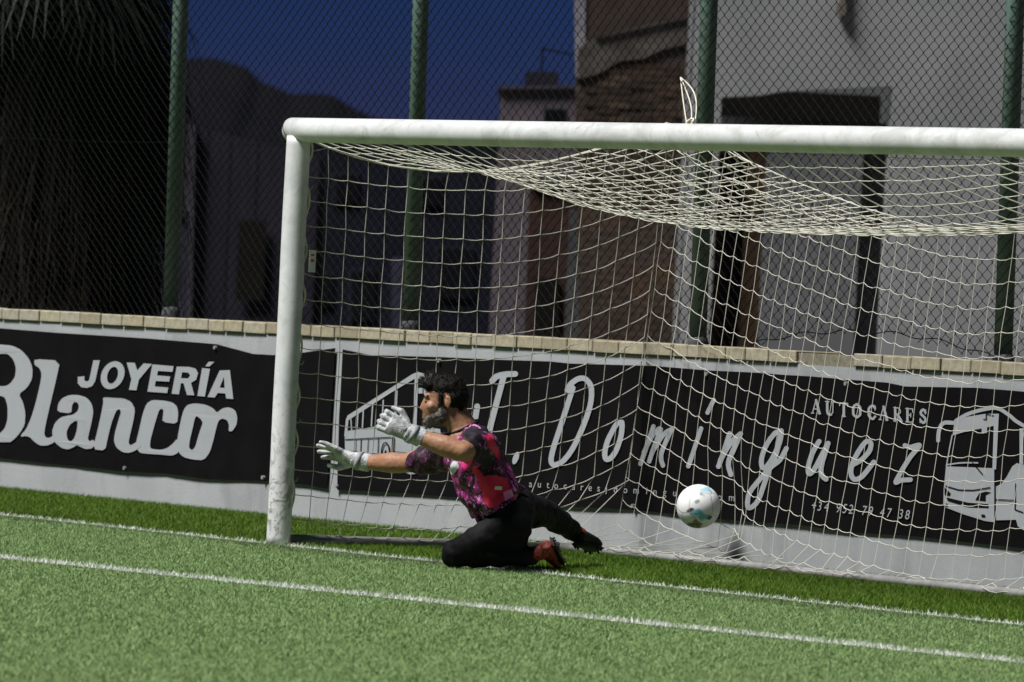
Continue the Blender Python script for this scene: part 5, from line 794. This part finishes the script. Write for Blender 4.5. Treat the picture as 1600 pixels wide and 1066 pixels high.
for k_, (az, el, L, lf) in enumerate([(-.3, -.25, .22, .42), (.1, -.1, .25, .40), (-.8, -.2, .3, .45), (-.1, -.55, .3, .38), (-1.3, -.1, .5, .6), (-1.7, .2, .7, .7), (-2.2, -.1, .6, .7), (-2.8, .1, .7, .8), (2.8, .2, .8, .8), (2.2, .4, .8, .8), (1.6, .3, .6, .6), (.9, .2, .3, .45), (-1.0, .5, .5, .55), (-2.0, .7, .8, .8), (3.3, -.2, .6, .7), (-.5, .15, .2, .40), (.4, -.4, .25, .4), (-1.5, -.5, .4, .5)]): fan_frond(az, el, L, k_, lf)
for k_ in range(46):
    rr_ = random.Random(900+k_); fan_frond(rr_.uniform(-3.6, .6), rr_.uniform(-1.15, -.5), rr_.uniform(.3, .5), 100+k_, rr_.uniform(.35, .55), rr_.uniform(1.3, 3.2), 'deadleaf' if k_ % 5 else 'deadpale2', .9, 'dead_frond', 15)

# ------------------------------------------------------------------ goalkeeper
KS = 331.6
def P_(px, py, d=0.0):
    """photo sketch point of the keeper to metres in his own frame (x along the view's right, y away, z up)"""
    dx, dy = (px-760)/KS, (890-py)/KS; c, s = math.cos(ROLL), math.sin(ROLL)
    return np.array([dx*c-dy*s, d, dx*s+dy*c])
kp = tag(empty('person', (1.977, -.114, 0), YAW), 'kneeling bearded goalkeeper in black and pink shirt and white gloves, diving towards the left post', 'person')
vv = lambda *a: np.array(a, float)
NEAR, FAR = -1, 1
sh_n, el_n, wr_n = P_(750, 696, -.20), P_(722, 703, -.40), P_(655, 680, -.36)
sh_f, el_f, wr_f = P_(702, 708, .14), P_(634, 726, .28), P_(570, 726, .42)
neck0, headc = P_(724, 672, 0), P_(694, 626, 0)
# --- body: skin (head, neck, arms) in one surface with a hidden core inside the clothes
b = MB()
b.ell(P_(697, 617), (.096, .074, .088)); b.ell(P_(679, 636), (.058, .060, .086)); b.ell(P_(686, 628), (.07, .064, .07))
b.caps(P_(675, 655), .036, P_(696, 650), .052)
b.caps(P_(666, 622), .011, P_(659.5, 637), .0125, 10); b.caps(P_(660, 638), .012, P_(664, 641), .014, 10)
for d in (-.028, .028): b.caps(P_(667, 618.5, d*1.4), .0125, P_(667, 619, d*.4), .012, 10); b.ell(P_(674, 635, d*1.75), (.024, .018, .022))
b.ell(P_(664, 651), (.014, .024, .008)); b.ell(P_(665, 655.5), (.014, .022, .008)); b.ell(P_(669, 664), (.022, .028, .018))
rot_ear = np.array(Matrix.Rotation(.18, 3, 'Y'))
for d in (-.074, .074):
    b.ell(P_(699.5, 629, d), (.0135, .010, .024), rot_ear)
    P = [P_(699.5+4.8*math.sin(a)+1.2*math.cos(a), 628.5-8.6*math.cos(a), d*1.10) for a in np.linspace(-.6, 3.0, 10)]; b.tube(P, .0048, 6)
b.caps(P_(707, 640, 0), .060, P_(727, 676, 0), .072); b.caps(P_(712, 650, .02), .05, P_(718, 676, .02), .055)
b.caps(P_(730, 690, 0), .10, P_(765, 760, 0), .10); b.caps(sh_f*1.0, .06, sh_n, .06)
for sh, el, wr in ((sh_n, el_n, wr_n), (sh_f, el_f, wr_f)):
    b.caps(sh, .060, sh*.25+el*.75, .052); b.caps(sh*.3+el*.7, .053, el, .047); b.caps(el, .047, el*.62+wr*.38, .051); b.caps(el*.62+wr*.38, .051, wr, .033)
body = blob('body', b, .0055, M['skin'], kp, 5, disp=lambda c: .0012*noise.noise(c*60))
for d in (-.032, .032):
    e = MB(); e.ell(P_(667, 628, d), (.0105, .011, .0075), n=12); e.build('eye', M['eye'], body, True)
    e = MB(); e.tube([P_(663.4, 620.5, d*.5), P_(664.2, 618.5, d*1.1), P_(669.5, 618.5, d*1.75)], [.003, .0048, .003], 6); e.build('eyebrow', M['hair'], body)
e = MB(); e.tube([P_(662.3, 653, -.016), P_(660.2, 653, 0), P_(662.3, 653, .016)], [.002, .0042, .002], 6); e.build('mouth', M['lip'], body, True)
# --- hair and beard with strands
def strandfuzz(obj, n, L, r, m, seed, drift=(0, 0, 0), par=None):
    me = obj.data; rg_ = np.random.default_rng(seed); mb = MB(); vs = me.vertices
    for i in rg_.integers(0, len(vs), n):
        v = vs[int(i)]; c = np.array(v.co); nn = np.array(v.normal); d = nn*.55+np.array(drift)+rg_.normal(0, .35, 3); d /= np.linalg.norm(d); l = L*rg_.uniform(.5, 1.2)
        mb.tube([c-nn*.003, c+d*l*.55, c+d*l+np.array(drift)*l*.5], [r, r*.8, r*.2], 3, False)
    return tag(mb.build('strands', m, obj), kind='stuff')
b = MB(); rt = np.array(Matrix.Rotation(-.12, 3, 'Y'))
b.ell(P_(698, 607), (.095, .077, .066), rt); b.ell(P_(711, 620), (.064, .080, .078)); b.ell(P_(719, 638), (.025, .058, .04)); b.ell(P_(672, 601), (.032, .062, .030)); b.ell(P_(690, 592), (.048, .055, .024))
for d in (-.066, .066): b.caps(P_(690, 618, d), .014, P_(689, 633, d), .010, 10)
hair = blob('hair', b, .006, M['hair'], body, 3, disp=lambda c: .004*noise.noise(c*38)+.002*noise.noise(c*90))
strandfuzz(hair, 1800, .012, .0013, M['hair'], 5, (-.3, 0, .35))
b = MB(); b.ell(P_(667, 596), (.022, .035, .024)); b.ell(P_(674, 589), (.024, .03, .016))
fl = blob('grey_forelock', b, .006, M['greyhair'], hair, 2, disp=lambda c: .008*noise.noise(c*55)); strandfuzz(fl, 260, .02, .0012, M['greyhair'], 6, (-.4, 0, .4))
b = MB(); b.ell(P_(672, 660), (.035, .043, .025)); b.ell(P_(687, 654), (.037, .059, .036)); b.ell(P_(694, 646, -.03), (.022, .042, .036)); b.ell(P_(694, 646, .03), (.022, .042, .036)); b.caps(P_(670, 655, -.035), .02, P_(688, 648, -.058), .018); b.caps(P_(670, 655, .035), .02, P_(688, 648, .058), .018); b.ell(P_(664, 646.5), (.012, .028, .007))
for d in (-.064, .064): b.caps(P_(690, 634, d), .009, P_(689, 650, d*.95), .015, 10)
beard = blob('beard', b, .0055, M['greybeard'], body, 2, disp=lambda c: .005*noise.noise(c*70)); strandfuzz(beard, 1000, .010, .0010, M['greybeard'], 8, (-.15, 0, -.5))
mb = MB(); rb = np.random.default_rng(11); c0_ = P_(682, 648)     # stubble thinning out over the cheeks and neck
for v in body.data.vertices:
    p = np.array(v.co); q = (p-c0_)/np.array([.075, .2, .055])
    if q[0]**2+q[2]**2 < 1 and rb.random() < .28*(1-(q[0]**2+q[2]**2))+.04 and p[0] > P_(662, 650)[0]:
        nn = np.array(v.normal); d = nn*.5+np.array([-.1, 0, -.6])+rb.normal(0, .3, 3); d /= np.linalg.norm(d); mb.tube([p-nn*.001, p+d*.0045], [.0009, .0004], 3, False)
tag(mb.build('stubble', M['greybeard'], body), kind='stuff')
# --- shirt
def shirt_mat():
    n = N('patterned_goalkeeper_shirt'); x, y, z = n.xyz()
    blk, pink, mag, lil, red = (.012, .008, .013), (.62, .16, .50), (.20, .012, .10), (.34, .26, .36), (.62, .022, .07)
    m1 = n.step(n.noise(7, 4, .6, 1.6), .50, .56); col = n.mix(m1, blk, mag)
    m2 = n.step(n.noise(15, 5, .7, 2.6, stretch=(1, 1, .7)), .57, .59); col = n.mix(m2, col, pink)
    m3 = n.step(n.noise(19, 5, .7, 2.2, stretch=(.8, 1, 1.3)), .60, .62); col = n.mix(m3, col, lil)
    m4 = n.step(n.noise(9, 4, .6, 1.2, stretch=(1.3, 1, .6)), .56, .60); col = n.mix(m4, col, blk)
    def patch(px, py, ra, rb, ang, colr, wob=.22, c=None):
        q = P_(px, py); mp = n.node('ShaderNodeMapping'); mp.vector_type = 'TEXTURE'; mp.inputs['Location'].default_value = (q[0], 0, q[2]); mp.inputs['Rotation'].default_value = (0, ang, 0); mp.inputs['Scale'].default_value = (ra, 1e5, rb)
        nn = n.node('ShaderNodeTexNoise'); nn.inputs['Scale'].default_value = 22; n.t.links.new(n.tc.outputs['Object'], nn.inputs[0]); ad = n.node('ShaderNodeVectorMath', operation='MULTIPLY_ADD')
        n.t.links.new(nn.outputs['Color'], ad.inputs[0]); ad.inputs[1].default_value = (wob*.2,)*3; n.t.links.new(n.tc.outputs['Object'], ad.inputs[2])
        n.t.links.new(ad.outputs[0], mp.inputs[0]); ln = n.node('ShaderNodeVectorMath', operation='LENGTH'); n.t.links.new(mp.outputs[0], ln.inputs[0])
        return n.mix(n.ramp(ln.outputs['Value'], [(.93, (1, 1, 1)), (1.0, (0, 0, 0))]), c, colr)
    def poly(pts, colr, c, wob=.5):                   # sharp-cornered printed panel
        nn = n.node('ShaderNodeTexNoise'); nn.inputs['Scale'].default_value = 34; nn.inputs['Detail'].default_value = 4; n.t.links.new(n.tc.outputs['Object'], nn.inputs[0])
        jx = n.math('MULTIPLY', n.math('SUBTRACT', nn.outputs['Fac'], .5), .05*wob); q = [P_(*p) for p in pts]; m_ = None
        cx, cz = sum(p[0] for p in q)/len(q), sum(p[2] for p in q)/len(q)
        for i_ in range(len(q)):
            x0, z0, x1, z1 = q[i_-1][0], q[i_-1][2], q[i_][0], q[i_][2]; nx, nz = z1-z0, x0-x1; L = math.hypot(nx, nz); nx, nz = nx/L, nz/L; k = nx*x0+nz*z0
            if nx*cx+nz*cz > k: nx, nz, k = -nx, -nz, -k
            dd_ = n.math('ADD', n.math('ADD', n.math('MULTIPLY', x, nx), n.math('MULTIPLY', z, nz)), jx); t_ = n.math('LESS_THAN', dd_, k); m_ = t_ if m_ is None else n.math('MULTIPLY', m_, t_)
        return n.mix(m_, c, colr)
    near = n.math('LESS_THAN', y, .06)
    lowf = n.ramp(z, [(P_(750, 745)[2]-.0, (1, 1, 1)), (P_(740, 705)[2], (0, 0, 0))]); m5 = n.step(n.noise(11, 5, .7, 2.0), .47, .50); col = n.mix(n.math('MULTIPLY', m5, n.math('MULTIPLY', lowf, .8)), col, (.33, .022, .17)); m6 = n.step(n.noise(21, 5, .7, 2.2), .60, .62); col = n.mix(n.math('MULTIPLY', m6, lowf), col, (.55, .25, .50)); m7 = n.step(n.noise(12, 4, .65, 1.8, stretch=(1.2, 1, .8)), .50, .54); col = n.mix(m7, col, blk)
    c0 = col
    col = patch(742, 676, .050, .046, 0, blk, .1, col); col = patch(716, 690, .05, .03, .3, blk, .2, col); col = patch(765, 708, .05, .035, .8, blk, .2, col); col = patch(752, 682, .042, .026, .25, pink, .75, col); col = patch(750, 684, .022, .010, .5, blk, .7, col)
    col = patch(790, 742, .06, .03, .7, blk, .25, col); col = patch(668, 722, .075, .06, .2, blk, .35, col)
    col = patch(779, 690, .017, .07, -.5, red, .2, col); col = poly([(746, 744), (776, 741), (793, 749), (801, 767), (792, 780), (764, 792), (757, 782)], red, col); col = patch(739, 712, .020, .045, .4, (.7, .03, .2), .2, col); col = patch(752, 737, .014, .05, -.7, red, .1, col)
    col = patch(738, 655, .022, .018, 0, pink, .3, col); col = poly([(786, 768), (799, 763), (803, 774), (790, 781)], (.72, .22, .52), col, .15); col = patch(714, 725, .022, .034, .2, (.55, .57, .60), .15, col)
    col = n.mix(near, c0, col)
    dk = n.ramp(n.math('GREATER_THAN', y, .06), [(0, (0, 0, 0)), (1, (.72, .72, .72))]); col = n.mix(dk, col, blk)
    n.base(col).set(.6, .3); n.bump(n.noise(30, 3), .15, .004); return n.m
M['shirt'] = shirt_mat()
Lx = (sh_n-sh_f); Lx /= np.linalg.norm(Lx)
def ring(px, py, d, lat, dep, Lv, spine):
    Lv = Lv/np.linalg.norm(Lv); sp = spine/np.linalg.norm(spine); Fv = np.cross(Lv, sp); Fv /= np.linalg.norm(Fv); return (P_(px, py, d), Lv*lat, Fv*dep)
sp_u = P_(724, 672)-P_(780, 785); L_hip = P_(795, 798, -.15)-P_(785, 796, .15)
mixL = lambda t: Lx*(1-t)+L_hip/np.linalg.norm(L_hip)*t
b = MB()
b.loft([ring(723, 668, .0, .075, .075, mixL(0), sp_u), ring(726, 678, .0, .125, .09, mixL(0), sp_u), ring(731, 692, -.01, .175, .112, mixL(0), sp_u), ring(738, 712, -.01, .192, .130, mixL(.15), sp_u), ring(748, 735, -.01, .188, .136, mixL(.4), sp_u), ring(760, 758, 0, .184, .136, mixL(.7), sp_u), ring(770, 778, 0, .188, .136, mixL(1), sp_u), ring(778, 791, 0, .192, .132, mixL(1), sp_u)], 32)
b.caps(P_(749, 692, -.17), .084, P_(735, 700, -.32), .068)
b.loft([(P_(748, 692, -.17), vv(0, 0, .085), vv(.085, 0, 0)), (P_(734, 701, -.345), vv(-.01, 0, .070), vv(.070, .02, 0))], 20)
b.caps(P_(706, 704, .12), .082, P_(672, 719, .20), .072)
b.caps(P_(672, 719, .20), .072, P_(657, 723, .23), .068)
b.caps(P_(744, 782, -.08), .05, P_(753, 822, -.07), .012); b.caps(P_(756, 785, -.12), .05, P_(757, 806, -.11), .02); b.caps(P_(800, 768, -.1), .05, P_(812, 762, -.08), .022)
b.caps(P_(742, 760, -.05), .075, P_(752, 795, -.05), .055)
def wrinkle(c):
    v = Vector((c.x*9+c.z*6, c.y*7, c.z*5-c.x*8)); return .016*noise.noise(v*1.6)+.010*noise.noise(Vector((c.x*30, c.y*26, c.z*17)))
shirt = blob('shirt', b, .0075, M['shirt'], kp, 3, disp=wrinkle)
b = MB(); b.tube([P_(724, 668)+.078*(math.cos(a)*Lx*1.0+math.sin(a)*np.cross(Lx, sp_u/np.linalg.norm(sp_u))) for a in np.linspace(0, 2*math.pi, 30)], .008, 8); b.build('collar', M['legging'], shirt, True)
b = MB(); q0 = P_(779, 761, -.20); b.box(q0-vv(.017, .003, .008), q0+vv(.017, .003, .008)); b.build('label_patch', M['tape'], shirt)
# --- leggings
hip_n, kn_n, an_n = P_(800, 818, -.10), P_(712, 864, -.15), P_(830, 868, -.10)
hip_f, kn_f, an_f = P_(806, 795, .10), P_(858, 808, .42), P_(903, 842, .66)
b = MB()
b.loft([ring(779, 782, 0, .165, .105, mixL(1), sp_u), ring(788, 797, 0, .185, .120, mixL(1), sp_u), ring(797, 812, 0, .175, .12, mixL(1), sp_u), ring(800, 826, 0, .12, .09, mixL(1), sp_u)], 28)
b.caps(P_(802, 790, .05), .105, P_(800, 800, -.06), .105)
b.caps(hip_n, .098, kn_n, .060); b.ell(kn_n+vv(-.006, 0, .0), (.062, .062, .068))
b.caps(kn_n, .058, kn_n*.6+an_n*.4, .060); b.caps(kn_n*.6+an_n*.4, .060, an_n, .043)
b.caps(P_(797, 812, -.05), .10, P_(800, 846, -.08), .075)
b.caps(hip_f, .102, kn_f, .064); b.caps(kn_f, .062, kn_f*.6+an_f*.4, .06); b.caps(kn_f*.6+an_f*.4, .06, an_f, .040)
leg = blob('leggings', b, .008, M['legging'], kp, 5, disp=lambda c: .007*noise.noise(Vector((c.x*15+c.z*9, c.y*14, c.z*12-c.x*6)))+.005*noise.noise(Vector((c.x*34+c.z*14, c.y*30, c.z*26))))
# --- boots
def boot(ankle, heel, toe, side, upv, label):
    ankle, heel, toe = map(np.array, (ankle, heel, toe)); f = toe-heel; L = np.linalg.norm(f); f = f/L; upv = np.array(upv, float); upv -= f*(f@upv); upv /= np.linalg.norm(upv); s = np.cross(f, upv)
    root = tag(empty('boot'), label); root.parent = kp
    u = MB(); u.loft([(heel-f*.005+upv*.035, s*.024, upv*.026), (heel+f*.03+upv*.04, s*.036, upv*.036), (heel+f*L*.4+upv*.042, s*.036, upv*.036), (heel+f*L*.7+upv*.034, s*.044, upv*.028), (heel+f*L*.93+upv*.026, s*.034, upv*.020), (toe+upv*.022, s*.012, upv*.01)], 20)
    black = blob('upper', u, .006, M['bootblack'] if side == 'far' else M['bootred'], root, 3, disp=lambda c: .002*noise.noise(c*80))
    c = MB(); c.caps(heel+f*.045+upv*.055, .037, ankle, .043 if side == 'far' else .037); cl = blob('knit_collar', c, .006, M['bootred'], root, 3, disp=lambda c_: .003*noise.noise(c_*60))
    so = MB(); so.loft([(heel-f*.012+upv*.004, s*.026, f*0+upv*.006), (heel+f*.03, s*.036, upv*.008), (heel+f*L*.42+upv*.003, s*.030, upv*.008), (heel+f*L*.72, s*.046, upv*.008), (heel+f*L*.95+upv*.004, s*.034, upv*.007), (toe+f*.004+upv*.01, s*.012, upv*.005)], 16)
    sl = so.build('sole', M['bootblack'], root, True)
    for q, w in ((.06, .022), (.06, -.022), (.2, .024), (.2, -.024), (.62, .034), (.62, -.034), (.8, .03), (.8, -.03), (.93, 0)):
        st = MB(); p = heel+f*L*q+s*w-upv*.004; st.tube([p, p-upv*.012], [.0065, .004], 8); st.build('stud', M['bootblack'], sl)
    for q in np.linspace(.32, .58, 5):
        la = MB(); p = heel+f*L*q+upv*(.080-.012*(q-.32)/.26); la.tube([p-s*.02-upv*.004, p, p+s*.02-upv*.004], .0028, 5); la.build('lace', M['tape'] if side == 'far' else M['bootblack'], black)
    return root
# kneeling leg: the boot lies on its instep behind him, sole up and back
boot(P_(834, 866, -.10), P_(864, 845, -.15), P_(880, 878, .07), 'near', P_(830, 874, -.10)-P_(868, 860, -.08), 'red knit boot with a black sole, under the kneeling leg')
boot(an_f, P_(904, 857, .60), P_(940, 871, .80), 'far', vv(-.45, -.3, .75), 'black boot with a red knit collar on the trailing leg')
# --- gloves
def glove(wr, cuff_r, palm0, palm1, pv, tv, fingers, thumb, label):
    """pv: across the palm, tv: through the palm"""
    root = tag(empty('glove'), label); root.parent = kp; pv = pv/np.linalg.norm(pv); tv = tv/np.linalg.norm(tv); ax = palm1-palm0; ax = ax/np.linalg.norm(ax)
    b = MB(); b.loft([(palm0-ax*.01, pv*.042, tv*.034), (palm0+(palm1-palm0)*.35, pv*.045, tv*.027), (palm0+(palm1-palm0)*.8, pv*.048, tv*.022), (palm1+ax*.008, pv*.044, tv*.017)], 20)
    for ch in fingers:
        for a, c, r0, r1 in zip(ch[:-1], ch[1:], (.0135, .0128, .012), (.0128, .012, .010)): b.caps(a, r0, c, r1, 10)
    for a, c, r0, r1 in zip(thumb[:-1], thumb[1:], (.018, .016), (.016, .0125)): b.caps(a, r0, c, r1, 10)
    blob('hand', b, .0045, M['glove'], root, 2, disp=lambda c: .001*noise.noise(c*60))
    c = MB(); d = (wr-palm0)/np.linalg.norm(wr-palm0)
    c.loft([(palm0-d*.004, pv*.041, tv*.036), (palm0+d*.025, pv*.045, tv*.041), (wr+d*.0, pv*.046, tv*.044), (wr+d*.022, pv*.045, tv*.043)], 24); cf = blob('cuff', c, .005, M['glove'], root, 2, disp=lambda c_: .002*noise.noise(c_*60))
    s = MB(); m0 = palm0+d*.018; s.loft([(m0, pv*.047, tv*.043), (m0+d*.022, pv*.0495, tv*.0465)], 24); s.build('wrist_strap', M['glovegrey'], root, True)
    return root
# near hand: loosely closed, back of the hand toward the viewer
p0, p1 = P_(637, 672, -.36), P_(612, 660, -.37); ax = (p1-p0)/np.linalg.norm(p1-p0); acr = P_(622, 650, -.37)-P_(604, 678, -.37); acr = acr/np.linalg.norm(acr); thr = np.cross(ax, acr); thr = thr/np.linalg.norm(thr)
if thr[1] < 0: thr = -thr                           # into the palm = away from the viewer
fs = []
for k_, (off, l1, l2, l3) in enumerate(((.040, .036, .030, .024), (.014, .042, .034, .026), (-.013, .040, .032, .025), (-.038, .034, .026, .022))):
    a = p1+acr*off; q = ax*.93+acr*(.10*(1.5-k_)/1.5)+thr*.30; q /= np.linalg.norm(q); c1 = a+q*l1; q2 = ax*.25+thr*.95+acr*.02; q2 /= np.linalg.norm(q2); c2 = c1+q2*l2; q3 = -ax*.75+thr*.55; q3 /= np.linalg.norm(q3); fs.append([a-ax*.02, c1, c2, c2+q3*l3])
th = [p0+(p1-p0)*.25+acr*.040+thr*.01, p0+(p1-p0)*.8+acr*.075+thr*.02, p1+acr*.072+ax*.022+thr*.045]
g1 = glove(wr_n, .045, p0, p1, acr, thr, fs, th, 'white glove of the bent arm, loosely closed in front of the chin')
for k_, (du, dw) in enumerate(((-.012, -.006), (-.004, -.0075), (.004, -.003), (.010, 0))):
    b = MB(); c = P_(633, 670, 0)+vv(du, 0, dw+.004); yy = -.405; b.tube([(c[0], yy, c[2]-.006), (c[0]+.004, yy-.001, c[2]), (c[0]+.002, yy, c[2]+.006)], .0024, 5); b.build('printed_mark', M['inkblack'], g1)
# far hand: open, fingers stretched to the post
p0, p1 = P_(549, 722, .43), P_(523, 713, .45); ax = (p1-p0)/np.linalg.norm(p1-p0); acr = vv(.10, -.80, .55); acr -= ax*(ax@acr); acr /= np.linalg.norm(acr); thr = np.cross(ax, acr); thr /= np.linalg.norm(thr)
if thr[1] > 0: thr = -thr
fs = []
for k_, (off, sp, l1, l2, l3) in enumerate(((.040, .28, .036, .028, .022), (.014, .16, .042, .032, .025), (-.013, -.06, .040, .030, .024), (-.038, -.26, .032, .026, .020))):
    a = p1+acr*off; q = ax+acr*sp; q /= np.linalg.norm(q); c1 = a+q*l1; q2 = q+thr*.12; q2 /= np.linalg.norm(q2); c2 = c1+q2*l2; q3 = q+thr*.28; q3 /= np.linalg.norm(q3); fs.append([a-ax*.02, c1, c2, c2+q3*l3])
th = [p0+(p1-p0)*.2-acr*.030+thr*.014, p0+(p1-p0)*.75-acr*.066+thr*.026, p1-acr*.074+ax*.030+thr*.028]
glove(wr_f, .045, p0, p1, acr, thr, fs, th, 'white glove of the outstretched arm, fingers spread towards the post')
print('objects', len(bpy.data.objects))
